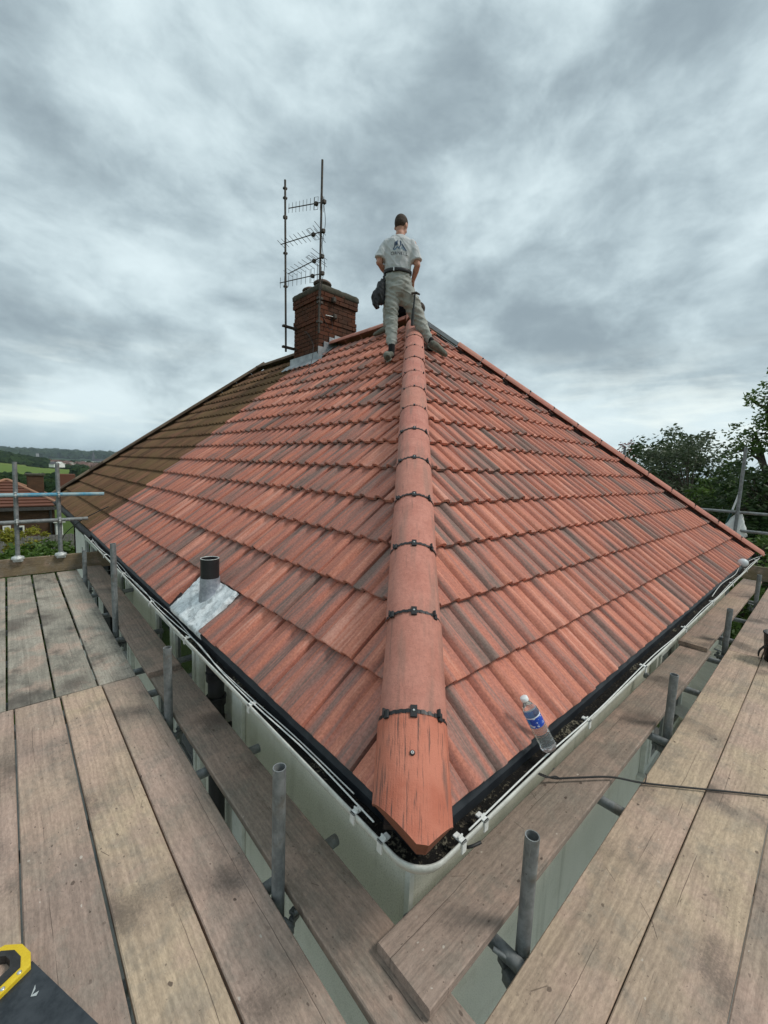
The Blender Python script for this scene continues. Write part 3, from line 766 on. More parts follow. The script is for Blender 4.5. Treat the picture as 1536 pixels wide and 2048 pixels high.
# stepped lead flashing on the near face and apron on the left face
mb = MB(); yF = cy0 - .022
n = 5; wx_ = (RX + .26 - cx0) / n
for i in range(n):
    x0 = cx0 - .01 + i * wx_; xb = min(x0, RX); zt = min(x0 + wx_ * .8, RX + .05) * TP + .15
    x1 = x0 + wx_ + .015
    mb.box((x0, yF - .002 * (i % 2), min(x0, RX) * TP - .04), (x1, cy0 - .004, zt))
    mb.add([(x0, yF, min(x0, RX) * TP + .015), (x1, yF, min(x1, RX) * TP + .02), (x1, yF - .13, min(x1, RX) * TP + .03), (x0, yF - .13, min(x0, RX) * TP + .025)], [(0, 1, 2, 3)])
mb.build('step_flashing', M_LEAD, chim)
P = []
for j in range(5):
    row = []
    for i in range(14):
        yy = cy0 - .14 + (cy1 + .12 - cy0 + .14) * i / 13
        if j == 0: p = Vector((cx0 - .012, yy, cx0 * TP + .13))
        elif j == 1: p = Vector((cx0 - .014, yy, cx0 * TP + .02))
        else:
            xx = cx0 - .02 - (j - 1) * .055; p = Vector((xx, yy, xx * TP)) + Vector((-SP, 0, CP)) * (.028 + .008 * math.sin(yy * 38) + noise.noise(Vector((xx * 9, yy * 9, 0))) * .010)
        if j < 2 and yy < cy0 - .02: p.z -= .10
        row.append(p)
    P.append(row)
mb = MB(); mb.grid(P, True); mb.build('lead_apron', M_LEAD, chim)

# ================================================================== NEIGHBOURING HALF
nb = thing('house', (3.75, 9.5, GROUND), 'attached neighbouring house half with dark mossy old tiled roof', 'house')
mb = MB(); mb.box((WALL, PARTY + .003, GROUND), (WALL + .25, 11.1, .02)); mb.box((1.5, 11.1, GROUND), (1.75, LEN - .25, .02)); mb.box((WALL, 10.85, GROUND), (1.75, 11.1, .02)); mb.box((1.75, LEN - .5, GROUND), (W - .25, LEN - .25, .02)); mb.box((W - .5, PARTY, GROUND), (W - .25, LEN - .5, .02))
M_WALLW = mottle((.60, .59, .52), (.68, .67, .60), 3, .9, 0, .4, 150, .005)('white_render')
nwall = mb.build('wall', M_WALLW, nb)
mb = MB(); d = -.035
A = Vector((.03, PARTY + .003, d)); B = Vector((W - .03, PARTY + .003, d)); Ra = Vector((RX, PARTY + .003, RZ + d)); Rb = Vector((RX, LEN - RX, RZ + d)); C1 = Vector((.03, LEN - .03, d)); D1 = Vector((W - .03, LEN - .03, d))
mb.add([A, B, Ra, Rb, C1, D1], [(0, 2, 3, 4), (4, 3, 5), (5, 3, 2, 1), (0, 4, 5, 1), (0, 1, 2)])
nroof = mb.build('roof', M_UNDER, nb)
old = lay('L', PARTY, LEN + .02, [((0, LEN - .02, 0), (-1, -1, 0)), ((RX - .05, 0, 0), (-1, 0, 0))], TMESH_OLD)
finish(old, TMESH_OLD, nroof, 'tile', 300, M_OLD)
M_OLDHIP = material('weathered_hip_tile', rough=.92, spec=.15, build=tile_build([(0.0, (.09, .065, .048)), (.35, (.14, .095, .068)), (.7, (.19, .13, .09)), (1.0, (.24, .18, .13))]))
OHM = half_round(MB(), .003, HT - .002, R=HR * 1.05).mesh('hip_tile', M_OLDHIP)
H3 = hip_frame(Vector((0, LEN, .03)), Vector((1, -1, TP)).normalized(), Vector((1, 1, 0)).normalized())
for k in range(15): inst('hip_tile', OHM, nroof, H3 @ Matrix.Translation((0, -.03 + HT * k, 0)))
nr = 5; step = (LEN - RX + .04 - cy1 - .03) / nr
for k in range(nr): inst('ridge_tile', OHM, nroof, RM @ Matrix.Translation((0, cy1 + .03 + step * k, -.012)))
# gutter of that half, dark and sagging
mb = MB(); rows = []
for x, z in sec:
    rows.append([Vector((GX + x, yy, GZ + z - .015 + .01 * math.sin(yy * 2.2))) for yy in [PARTY + (LEN - PARTY) * i / 20 for i in range(21)]])
mb.grid(rows, True); M_GUTB = mottle((.035, .033, .03), (.06, .055, .05), 14, .6)('black_gutter'); mb.build('gutter', M_GUTB, nb)
mb = MB(); mb.box((.075, PARTY, -.16), (.10, LEN, .0)); mb.box((.10, PARTY, -.16), (1.5, LEN, -.14)); mb.build('fascia', M_GUTB, nb)
def nwin(y0, y1, z0, z1):
    fr = MB(); t = .06
    for a in ((y0, y1, z1 - t, z1), (y0, y1, z0, z0 + t), (y0, y0 + t, z0, z1), (y1 - t, y1, z0, z1), ((y0 + y1) / 2 - .03, (y0 + y1) / 2 + .03, z0, z1)): fr.box((WALL - .05, a[0], a[2]), (WALL, a[1], a[3]))
    w = fr.build('window', M_UPVC, nb); MB().box((WALL - .02, y0 + t, z0 + t), (WALL - .012, y1 - t, z1 - t)).build('pane', M_GLASS, w)
nwin(7.4, 8.9, -1.7, -.45)
M_DOORB = MB().box((WALL - .03, 6.56, -2.2), (WALL - .002, 7.15, -.2)).build('dark_panel', M_DARK, nb)

# ================================================================== SCAFFOLD
scaf = thing('scaffold', (-.9, -.9, GROUND), 'steel tube scaffold with timber board platform wrapped round the house eaves', 'scaffold')
TR = .0242
def board(axis, a0, a1, c, z0, z1=None, w=.225, m=0, skew=0.0, name='board', label=None):
    """plank; axis 'y' or 'x' = running direction, a0..a1 along it, c = centre across, top height z0 at a0 and z1 at a1"""
    z1 = z0 if z1 is None else z1; L = abs(a1 - a0); n = 10; th = .038; b = .004
    mb = MB(); rows = []
    ed = random.random() * 9
    sec = [(-w / 2, -th + b), (-w / 2, -b), (-w / 2 + b, 0), (0, .0), (w / 2 - b, 0), (w / 2, -b), (w / 2, -th + b), (w / 2 - b, -th), (-w / 2 + b, -th), (-w / 2, -th + b)]
    for i in range(n + 1):
        x = -L / 2 + L * i / n; wob = noise.noise(Vector((x * .9, ed, 0))) * .0025
        rows.append([(x, yv + wob + noise.noise(Vector((x * 5, ed, yv * 20))) * .0012, zv + noise.noise(Vector((x * .6, ed + 3, yv * 2))) * .003) for yv, zv in sec])
    mb.grid([r[:3] for r in rows], False); mb.grid([r[2:5] for r in rows], True); mb.grid([r[4:] for r in rows], False)
    mb.add(rows[0][:-1], [list(range(9))]); mb.add(rows[-1][:-1], [list(range(9))[::-1]])
    d = Vector((skew, a1 - a0, z1 - z0)) if axis == 'y' else Vector((a1 - a0, skew, z1 - z0))
    d.normalize(); s = Vector((0, 0, 1)).cross(d).normalized(); u = d.cross(s)
    cen = Vector((c + skew / 2, (a0 + a1) / 2, (z0 + z1) / 2)) if axis == 'y' else Vector(((a0 + a1) / 2, c + skew / 2, (z0 + z1) / 2))
    M = Matrix(((d.x, s.x, u.x, cen.x), (d.y, s.y, u.y, cen.y), (d.z, s.z, u.z, cen.z), (0, 0, 0, 1)))
    me = mb.mesh(name, M_BRD[m] if isinstance(m, int) else m)
    bm = bmesh.new(); bm.from_mesh(me); bmesh.ops.recalc_face_normals(bm, faces=bm.faces); bm.to_mesh(me); bm.free()
    o = inst(name, me, scaf, M)
    if label: o['label'] = label
    return o
JL = 2.565
# left walkway, near set (between the corner and the joint), centres across x
for c, m, dz in ((-.324, 0, 0), (-.5505, 2, .002), (-.779, 1, 0), (-1.004, 0, .002), (-1.235, 1, 0), (-1.485, 2, 0)):
    board('y', -1.35, JL - .004, c, DECK + dz, w=.2185, m=m)
# far set beyond the joint, stained
for c, m, sk in ((-.338, 3, .035), (-.572, 3, .02), (-.806, 3, .01), (-1.04, 3, 0), (-1.275, 3, 0), (-1.51, 3, 0)):
    board('y', JL + .004, 6.22, c, DECK + .001, w=.2235, m=m, skew=sk)
board('y', -.9, JL - .02, -.042, DECK, w=.222, m=4, label='brown loose plank along the wall, running under the corner plank')
board('y', 2.47, 6.20, -.058, DECK + .040, DECK + .040, w=.222, m=4, skew=.03)
# right walkway, near set
for c, m, dz in ((-.3225, 2, 0), (-.5605, 2, .002), (-.797, 0, 0), (-1.03, 1, .002), (-1.265, 0, 0)):
    board('x', -.19 if c > -.5 else -.19, 4.085, c, DECK + dz, w=.2335, m=m)
for c, m in ((-.315, 1), (-.5555, 0), (-.795, 1), (-1.03, 0), (-1.265, 1)):
    board('x', 4.093, 8.0, c, DECK + .001, w=.2275, m=m)
board('x', -.035, 3.90, .012, DECK + .042, DECK + .004, w=.228, m=4, skew=-.01, label='pale brown plank end lying across the plank below at the corner')
board('x', 3.82, 7.75, .02, DECK + .046, DECK + .04, w=.226, m=1, skew=-.02)
# toe boards
o = board('x', -1.7, .20, 6.255, 0, w=.225, m=M_TOE, name='toe_board'); o.matrix_local = Matrix.Translation(-wloc(scaf)) @ Matrix.Translation((-.75, 6.262, DECK + .112)) @ Matrix.Rotation(math.pi / 2, 4, 'X')
o = board('x', -1.5, .3, 0, 0, w=.225, m=M_TOE, name='toe_board'); o.matrix_local = Matrix.Translation(-wloc(scaf)) @ Matrix.Translation((8.06, -.55, DECK + .112)) @ Matrix.Rotation(math.pi / 2, 4, 'Z') @ Matrix.Rotation(math.pi / 2, 4, 'X')
def tube(name, a, b, mat=M_GALV, hollow=False, r=TR):
    a, b = Vector(a), Vector(b); mb = MB()
    if hollow: mb.tube([a, b], r, 16, hollow=.84)
    else: mb.tube([a, b], r, 14)
    return mb.build(name, mat, scaf)
def coupler(p, M=None, s=1.0):
    mb = MB(); T = Matrix.Translation(p) @ (M or Matrix())
    mb.cbox((-.030 * s, -.030 * s, -.022 * s), (.030 * s, .030 * s, .022 * s), .008, T)
    mb.cbox((.034 * s, -.012, -.012), (.075 * s, .012, .012), .004, T); mb.tube([T @ Vector((.05, 0, -.035)), T @ Vector((.05, 0, .045))], .007, 8)
    mb.cbox((.038, -.014, .022), (.062, .014, .036), .003, T)
    return mb.build('coupler', M_COUP if s > 1 else M_GALV, scaf)
# inner standards
for yv, zt in ((.51, -.005), (1.91, -.062), (3.57, .309), (5.50, -.10)):
    tube('standard', (-.181, yv, GROUND), (-.183, yv + .008, zt), hollow=True); coupler((-.186, yv - .045, -.62), Matrix.Rotation(.3, 4, 'Z'))
    tube('ledger_stub', (-.15, yv - .06, -.56), (-.095, yv - .075, -.545), r=.008)
for xv, zt in ((.374, -.116), (2.18, -.141), (4.22, -.141), (6.5, -.15)):
    tube('standard', (xv, -.166, GROUND), (xv + .004, -.168, zt), hollow=True); coupler((xv - .05, -.170, -.62), Matrix.Rotation(1.2, 4, 'Z'))
    tube('ledger_stub', (xv - .05, -.150, -.56), (xv - .075, -.10, -.545), r=.008)
# transoms under the boards
for yv, xe in ((.60, .145), (1.37, .150), (2.36, .05), (2.76, WALL), (3.49, .185), (4.25, .10), (5.05, WALL), (5.9, .15)):
    tube('transom', (-1.75, yv, -.5635), (xe, yv, -.5635), hollow=True)
for xv, ye in ((.335, .13), (1.308, .165), (2.116, .15), (3.02, .19), (3.86, .12), (4.6, .15), (5.5, .18), (6.6, .15)):
    tube('transom', (xv, -1.6, -.5635), (xv, ye, -.5635), hollow=True)
tube('transom', (-.45, -.45, -.61), (.19, .19, -.61), hollow=True)
# ledgers
tube('ledger', (-.232, -1.3, -.615), (-.232, 6.4, -.615)); tube('ledger', (-1.30, -.217, -.6635), (8.1, -.217, -.6635))
# outer standards with guard rails (behind and beside the viewer)
for yv in (-1.5, .5, 2.2, 4.2, 6.3): tube('standard', (-1.72, yv, GROUND), (-1.72, yv, .75))
for xv in (.4, 2.2, 4.2, 6.5, 8.1): tube('standard', (xv, -1.52, GROUND), (xv, -1.52, .75))
for z in (.0, .5):
    tube('guard_rail', (-1.77, -1.6, z), (-1.77, 6.4, z)); tube('guard_rail', (-1.8, -1.57, z + .05), (8.3, -1.57, z + .05))
# guard rail at the far end of the left walkway
for xv, xt in ((-.795, -.775), (-.358, -.355)):
    tube('standard', (xv, 6.262, -.265), (xt, 6.262, .965), hollow=True)
    mb = MB(); T = Matrix.Translation((xv, 6.262, -.262))
    mb.lathe([(.066, -.02), (.068, .0), (.060, .014), (.034, .022), (.030, .03)], 18, T); mb.cbox((-.05, -.045, -.05), (.05, .045, -.012), .008, T)
    mb.build('base_clamp', M_COUP, scaf)
tube('guard_rail', (-1.8, 6.205, .548), (-.02 + .165, 6.205, .553), mat=M_BLUE, hollow=True)
tube('guard_rail', (-1.8, 6.205, .196), (-.05, 6.205, .215), hollow=True)
for xv in (-.785, -.357):
    for z in (.549, .206):
        coupler((xv, 6.235, z), Matrix.Rotation(-1.57, 4, 'Z'), 1.02)
# right end: tall standard and two rails
tube('standard', (8.03, .318, GROUND), (8.03, .322, 1.63), hollow=True)
tube('standard', (8.03, 2.11, GROUND), (8.03, 2.11, 1.64), hollow=True)
for z in (.565, .265): tube('guard_rail', (8.085, -1.5, z), (8.085, 2.3, z))
for yv in (.318, 2.11):
    for z in (.565, .265): coupler((8.06, yv, z))

# ================================================================== THINGS ON ROOF AND PLATFORM
# water bottle leaning on the right slope with its foot in the gutter
M_PET = material('clear_pet', color=(.93, .96, .97), rough=.06, spec=.5, Transmission_Weight=.93, IOR=1.33)
M_WATER = material('drinking_water', color=(.96, .98, 1), rough=.0, Transmission_Weight=1.0, IOR=1.33)
def label_build(t):
    x, yv, z = t.sep(t.coord()); 
    a = t.math('ARCTAN2', yv, x); n = t.noise(t.vmath('MULTIPLY', t.coord(), (60, 60, 90)), 1, 3)
    c = t.mix(t.ramp(t.math('ADD', a, t.math('MULTIPLY', n, .25)), -.7, -.55), (.03, .26, .72), (.02, .07, .42))
    c = t.mix(t.ramp(n, .56, .62, 0, .85), c, (.75, .82, .9))
    c = t.mix(t.ramp(t.math('ABSOLUTE', t.math('SUBTRACT', z, .138)), .021, .0225), c, (.75, .8, .85))
    return {'Base Color': c}
M_LABEL = material('bottle_label', rough=.35, build=label_build)
M_CAPW = material('white_cap', color=(.78, .80, .80), rough=.4)
foot = Vector((.722, -.054, -.028)); head = Vector((.644, .036, .180))
bdir = (head - foot).normalized(); bl = (head - foot).length
bot = thing('bottle', foot, 'small clear plastic water bottle with blue label leaning from gutter onto tiles', 'bottle')
bot.rotation_euler = bdir.to_track_quat('Z', 'Y').to_euler()
def loc_obj(name, mb, mats, parent):
    o = bpy.data.objects.new(name, mb.mesh(name, mats)); COL.objects.link(o); o.parent = parent; return o
sc_ = bl / .235
def bprof(r, inset=0):
    P = [(.0, .004), (.020, .0), (.028, .003), (.0315, .010)]
    z = .014
    while z < .108:
        P += [(.0315, z), (.0295, z + .004), (.0315, z + .008)]; z += .011
    P += [(.0300, .113), (.0300, .163), (.0315, .168), (.030, .178), (.022, .198), (.0145, .212), (.0130, .218), (.0130, .222)]
    return [((max(0, a - inset)) * sc_, b * sc_) for a, b in P]
mb = MB(); mb.lathe(bprof(0), 28, close=False); pass
loc_obj('body', mb, M_PET, bot)
mb = MB(); mb.lathe([(.0306 * sc_, .115 * sc_), (.0308 * sc_, .138 * sc_), (.0306 * sc_, .161 * sc_)], 28, close=False); loc_obj('label_band', mb, M_LABEL, bot)
mb = MB(); mb.lathe([(.0150 * sc_, .2215 * sc_), (.0155 * sc_, .223 * sc_), (.0155 * sc_, .235 * sc_), (.013 * sc_, .237 * sc_), (0, .237 * sc_)], 24); loc_obj('cap', mb, M_CAPW, bot)
# hand saw on the boards
saw = thing('hand_saw', (-.90, .80, DECK), 'hand saw with yellow and black handle and dark blade lying on the boards', 'saw')
sdv = Vector((.127, -.28, 0)).normalized(); spv = Vector((-sdv.y, sdv.x, 0))      # blade axis, perpendicular (towards +x)
Ms = Matrix(((sdv.x, spv.x, 0, -.887), (sdv.y, spv.y, 0, .792), (0, 0, 1, DECK + .004), (0, 0, 0, 1)))
M_BLADE = material('dark_saw_blade', rough=.32, metal=.3, build=lambda t: {'Base Color': t.mix(t.ramp(t.noise(t.coord(), 22, 5, .7), .3, .7), (.022, .027, .033), (.05, .057, .065))})
M_YEL = mottle((.62, .43, .015), (.70, .50, .03), 20, .45, 0, .2, 200, .002)('yellow_handle_plastic')
M_RUB = mottle((.02, .02, .02), (.04, .04, .04), 20, .6, 0, .3, 160, .002)('black_grip_rubber')
# blade: x along, y across; back edge at y=+.02, teeth edge lower
outl = [(0, .018), (.52, .004), (.52, -.055)]
n = 90
for i in range(n + 1):
    x = .52 - .55 * i / n; yb = -.055 - .068 * (i / n); outl.append((x, yb - (.005 if i % 2 else 0)))
outl.append((-.03, -.03))
mb = MB(); mb.prism(outl, .012, .0135, Ms); mb.build('blade', M_BLADE, saw)
mb = MB(); mb.prism([(.075 + .02 * i, -.012 - .022 * (i % 2)) for i in range(2)] + [(.107, -.026), (.101, -.016), (.094, -.030), (.087, -.018)], .0137, .0140, Ms); mb.build('blade_mark', M_SCREW, saw)
def frame_ring(outer, inner, z0, z1, mat, name, parent):
    n = len(outer); mb = MB()
    V = [(x, yv, z0) for x, yv in outer] + [(x, yv, z0) for x, yv in inner] + [(x, yv, z1) for x, yv in outer] + [(x, yv, z1) for x, yv in inner]
    F = []
    for k in range(n):
        j = (k + 1) % n
        F += [(2 * n + k, 2 * n + j, 3 * n + j, 3 * n + k), (k, n + k, n + j, j), (k, j, 2 * n + j, 2 * n + k), (n + k, 3 * n + k, 3 * n + j, n + j)]
    mb.add(V, F, False, 0, Ms); return mb.build(name, mat, parent)
ho = [(.020, .004), (.024, -.075), (.006, -.145), (-.04, -.175), (-.10, -.17), (-.135, -.13), (-.135, -.05), (-.115, .002), (-.07, .026), (-.02, .024)]
cxm = sum(p[0] for p in ho) / len(ho); cym = sum(p[1] for p in ho) / len(ho)
hi_ = [(cxm + (x - cxm) * .52 - .012, cym + (yv - cym) * .58) for x, yv in ho]
hm = [(cxm + (x - cxm) * .76 - .004, cym + (yv - cym) * .79) for x, yv in ho]
frame_ring(ho, hm, .002, .026, M_YEL, 'handle', saw); frame_ring(hm, hi_, .0, .028, M_RUB, 'grip', saw)
mb = MB()
for p in ((.010, -.020), (.013, -.062)): mb.lathe([(.006, .026), (.006, .0275), (.004, .0285)], 12, Ms @ Matrix.Translation((p[0], p[1], 0)))
mb.build('bolt', M_SCREW, saw)
# twisted black rope across the right walkway
mb = MB(); R0 = [Vector((1.02, .165, -.40)), Vector((1.10, .085, -.440)), Vector((1.20, .012, -.446)), Vector((1.36, -.105, -.452)), Vector((1.505, -.226, -.486)), Vector((1.70, -.44, -.486)), Vector((1.92, -.68, -.486)), Vector((2.3, -1.1, -.486)), Vector((2.62, -1.50, -.40))]
def smooth_path(P, n):
    out = []
    for i in range(len(P) - 1):
        p0, p1, p2, p3 = P[max(i - 1, 0)], P[i], P[i + 1], P[min(i + 2, len(P) - 1)]
        for k in range(n):
            t = k / n; out.append(.5 * ((2 * p1) + (p2 - p0) * t + (2 * p0 - 5 * p1 + 4 * p2 - p3) * t * t + (3 * p1 - p0 - 3 * p2 + p3) * t ** 3))
    return out + [P[-1]]
path = smooth_path(R0, 40)
for ph in (0, 2.094, 4.188):
    pts = []
    L = 0
    for i, p in enumerate(path):
        if i: L += (p - path[i - 1]).length
        d = (path[min(i + 1, len(path) - 1)] - path[max(i - 1, 0)]).normalized(); a = d.cross(Vector((0, 0, 1))).normalized(); b = a.cross(d)
        an = ph + L * 190; pts.append(p + (a * math.cos(an) + b * math.sin(an)) * .0026)
    mb.tube(pts, .0028, 6)
mb.tube(smooth_path([Vector((1.02, .165, -.40)), Vector((1.06, .10, -.425)), Vector((1.12, .075, -.436)), Vector((1.13, .058, -.442))], 8), .0035, 6)
mb.tube(smooth_path([Vector((1.50, -.225, -.480)), Vector((1.53, -.222, -.468)), Vector((1.55, -.214, -.462))], 6), .003, 6)
tag(mb.build('rope', M_CABLEB), 'twisted black rope stretched across the right walkway boards', 'rope')
# white cable clipped along the gutter rims
def cable(P, r, mat, label, name='cable', n=8):
    mb = MB(); mb.tube(smooth_path([Vector(p) for p in P], n), r, 7); return tag(mb.build(name, mat), label, 'cable')
gx = GX - .047
cable([(gx + .012 * math.sin(i * 1.9) + .012, .16 + i * .42, GZ + .012 - .003 * (i % 2)) for i in range(15)], .0030, M_CABLEW, 'white cable lying along the left gutter rim')
cable([(gx + .030 + .014 * math.sin(i * 1.3 + 1), .30 + i * .40, GZ + .002) for i in range(15)], .0026, M_CABLEW, 'thinner white cable running inside the left gutter')
cable([(.17 + i * .5, gx + .006 * math.sin(i * 2.1) - .004, GZ + .013) for i in range(15)], .0030, M_CABLEW, 'white cable clipped along the right gutter rim')
cable([(4.2, gx + .03, GZ + .01), (4.9, gx + .06, GZ + .012), (5.6, gx + .035, GZ + .02), (6.2, gx + .06, GZ + .03), (7.0, gx + .04, GZ + .02), (7.5, gx - .02, GZ + .03), (7.62, gx - .06, GZ + .05)], .0034, M_CABLEW, 'loose white cable curling beside the far end of the right gutter')
cable([(.17, 1.78, -.18), (.235, 1.74, -.24), (.243, 1.78, -.40), (.243, 1.80, -.9), (.243, 1.80, -2.5)], .006, M_CABLEB, 'black cable running down the wall beside the soil pipe')
cable([(.20, -.085, -.09), (.16, -.06, -.10), (.22, .02, -.17), (.24, .1, -.25)], .005, M_CABLEB, 'short black cable hanging under the gutter near the corner')
cable([(.3, 6.9, .30), (-.02, 7.3, .04), (-.18, 8.2, -.35), (-.1, 9.0, -.8), (.2, 9.4, -.9)], .007, M_CABLEB, 'black cable drooping over the old gutter from the mossy roof')
cable([(.2, 9.3, -.75), (.1, 8.0, -.78), (.22, 6.9, -.7), (.2, 6.0, -.5)], .006, M_CABLEB, 'black cable strung along the neighbour wall below the eaves')
# round grey fitting on the gutter near the far right corner
lp = Vector((6.15, -.02, .03)); mb = MB()
mb.ball(lp, (.058, .058, .055), 16, 10); fitting_root = thing('round_fitting', lp, 'small round pale grey fitting at the far right end of the gutter', 'fitting')
mb.build('globe', mottle((.55, .58, .60), (.66, .69, .70), 12, .35)('frosted_globe'), fitting_root)
MB().tube([lp + Vector((0, .02, -.06)), lp + Vector((0, .05, -.16))], .02, 10).build('bracket', M_COUP, fitting_root)
# white sack and a brush hung on the tall standard at the right end
M_SACK = mottle((.70, .72, .70), (.80, .81, .79), 6, .6, 0, .5, 40, .01)('white_plastic_sack')
mb = MB(); rows = []
for j in range(15):
    f = j / 14; z = .54 - .44 * f; wd_ = .03 + .16 * f ** .8 if f < .8 else .03 + .16 * .8 ** .8 - .05 * (f - .8) / .2
    row = []
    for i in range(25):
        a = 2 * math.pi * i / 24
        fold = 1 + .30 * math.sin(a * 5 + j * .3) * (1 - f * .4) + .12 * math.sin(a * 9 + j * .9)
        row.append(Vector((8.10 + .07 * math.cos(a) * fold * (.4 + f), .30 + .10 * f * (1 if f < .6 else 1) + wd_ * math.sin(a) * fold, z - .03 * math.sin(a * 3 + 1) * f)))
    rows.append(row)
rows.append([sum(rows[-1][:-1], Vector()) / 24 + Vector((0, 0, -.02))] * 25)
mb.grid(rows, True); tag(mb.build('plastic_sack', M_SACK), 'crumpled white plastic sack tied to the tall tube beside the tree', 'sack')
br = thing('hand_tool', (8.12, .46, .40), 'white and green handled tool sticking up behind the white sack', 'tool')
MB().tube([(8.12, .40, .60), (8.12, .345, .86)], .014, 10).build('handle', M_CAPW, br); MB().tube([(8.12, .455, .36), (8.12, .40, .60)], .018, 10).build('grip', material('green_grip', color=(.01, .06, .05), rough=.5), br)
MB().ball((8.12, .34, .885), (.02, .02, .03), 10, 8).build('knob', M_CAPW, br)
# black bucket standing on the right walkway at the edge of view
bk = thing('bucket', (4.10, -.55, DECK), 'black rubber bucket standing on the right walkway boards', 'bucket')
T = Matrix.Translation((4.10, -.55, DECK + .004))
MB().lathe([(.0, 0), (.095, 0), (.12, .24), (.127, .245), (.127, .255), (.118, .256), (.092, .012), (0, .012)], 26, T).build('tub', M_BLACK, bk)
MB().tube(smooth_path([Vector((3.98, -.55, DECK + .235)), Vector((4.00, -.50, DECK + .20)), Vector((4.02, -.43, DECK + .10)), Vector((4.06, -.42, DECK + .03)), Vector((4.14, -.425, DECK + .08)), Vector((4.22, -.55, DECK + .235))], 8), .006, 8).build('handle', M_RUB, bk)
# corrugated lean-to roof under the right walkway
lt = thing('lean_to', (5.6, -.4, GROUND), 'lean-to with pale corrugated roof sheet below the right walkway', 'lean-to')
rows = []
for j in range(2): rows.append([Vector((4.4 + 2.8 * i / 150, WALL - .01 - 1.5 * j, -1.45 - .35 * j + .02 * math.sin(2 * math.pi * i / 6))) for i in range(151)])
MB().grid(rows, True).build('corrugated_sheet', mottle((.62, .62, .54), (.72, .72, .64), 4, .5)('pale_corrugated_plastic'), lt)
for xv in (4.5, 7.1): MB().box((xv - .04, -1.22, GROUND), (xv + .04, -1.14, -1.85)).build('post', M_TOE, lt)

# ================================================================== TELEVISION AERIALS
def mast(name, p0, p1, label, r=.019):
    t = thing(name, p0, label, 'aerial'); MB().tube([p0, p1], r, 12).build('pole', M_RUST, t); return t
m2 = mast('antenna_mast', Vector((3.395, 5.815, 3.42)), Vector((3.385, 5.80, 6.27)), 'taller aerial mast strapped to the chimney corner, carrying four toothed aerials')
m1 = mast('antenna_mast', Vector((3.20, 6.64, 3.20)), Vector((3.20, 6.75, 6.29)), 'bare aerial mast standing off the left side of the chimney on two brackets')
for z in (3.28, 3.66):
    MB().cbox((3.12, 6.60, z - .02), (3.44, 6.66, z + .02), .004).build('bracket', M_RUST, m1)
for z in (6.15, 5.98, 5.65, 5.63, 5.0, 4.4):
    MB().cbox((3.17, 6.62 + (z - 3.2) * .036, z - .018), (3.24, 6.68 + (z - 3.2) * .036, z + .018), .006).build('clamp', M_RUST, m1)
S108 = 123.4
def yagi(px0, py0, px1, py1, depth, n, vertical, tilt=0., el=.20):
    "boom from mast end (px1,py1 in photo) to the tip"
    base = Vector((3.39, 5.805, 0)); zr = 6.27 + (320 - py1) / S108
    a = base + Vector((0, 0, zr)); lat = (px0 - px1) / 117.0
    b = a + SSC * lat * (1 + depth / 7.6) + TSC * depth
    a = a - (b - a).normalized() * .05
    y = MB().tube([a, b], .0085, 8).build('aerial', M_RUST, m2); d = (b - a).normalized()
    side = d.cross(Vector((0, 0, 1))).normalized()
    ev = (Vector((0, 0, 1)) if vertical else side)
    ev = (ev * math.cos(tilt) + (side if vertical else Vector((0, 0, 1))) * math.sin(tilt)).normalized()
    Lb = (b - a).length
    for i in range(n):
        c = a + d * (Lb * (.28 + .71 * i / (n - 1))); h = el * (1 - .25 * i / n)
        MB().tube([c - ev * h * .5, c + ev * h * .5], .0042, 6).build('element', M_RUST, y)
    # folded dipole, junction box and reflector
    c = a + d * Lb * .22; o2 = ev * el * .5; w = d * .035
    MB().tube([c - o2 - w, c + o2 - w, c + o2 + w, c - o2 + w, c - o2 - w], .004, 6).build('dipole', M_RUST, y)
    MB().cbox(tuple(c + Vector((-.03, -.03, -.035))), tuple(c + Vector((.03, .03, .02))), .006).build('junction_box', M_RUST, y)
    c = a + d * Lb * .10
    for k in (-1, 0, 1): MB().tube([c - ev * el * .62 + Vector((0, 0, .0)) + (side if vertical else Vector((0, 0, 1))) * .06 * k - d * .03 * abs(k), c + ev * el * .62 + (side if vertical else Vector((0, 0, 1))) * .06 * k - d * .03 * abs(k)], .0042, 6).build('reflector', M_RUST, y)
    MB().cbox(tuple(a + Vector((-.03, -.03, -.03))), tuple(a + Vector((.03, .03, .03))), .006).build('clamp', M_RUST, y)
yagi(576, 415, 648, 403, .18, 8, True, .04, .21)
yagi(555, 487, 648, 462, .44, 8, False, -.25, .26)
yagi(566, 546, 648, 514, .66, 7, False, -.2, .28)
yagi(553, 567, 646, 548, .40, 8, True, .02, .24)
for z in (3.62, 3.95, 4.02):
    MB().cbox((3.36, 5.79, z - .022), (3.46, 5.86, z + .022), .005).build('strap', M_RUST, m2)
cable([(3.40, 5.79, 5.7), (3.46, 5.78, 5.3), (3.41, 5.79, 4.9), (3.47, 5.79, 4.6), (3.41, 5.79, 4.2), (3.40, 5.79, 3.9)], .005, M_CABLEB, 'thin black aerial cable looping down the chimney mast')
cable([(3.45, 5.845, 3.8), (3.62, 5.835, 3.56), (3.70, 5.835, 3.60), (3.66, 5.835, 3.80)], .005, M_CABLEB, 'thin black cable looped on the front face of the chimney')
cable([(3.40, 6.3, 3.55), (3.36, 6.1, 3.44), (3.34, 5.9, 3.20), (3.05, 5.55, 2.72), (2.7, 5.4, 2.42)], .005, M_CABLEB, 'thin black cable trailing from chimney onto the tiles')
ins = thing('cable_bracket', (3.72, 5.80, 3.80), 'dark metal cable bracket with two blocks on the front face of the chimney', 'bracket')
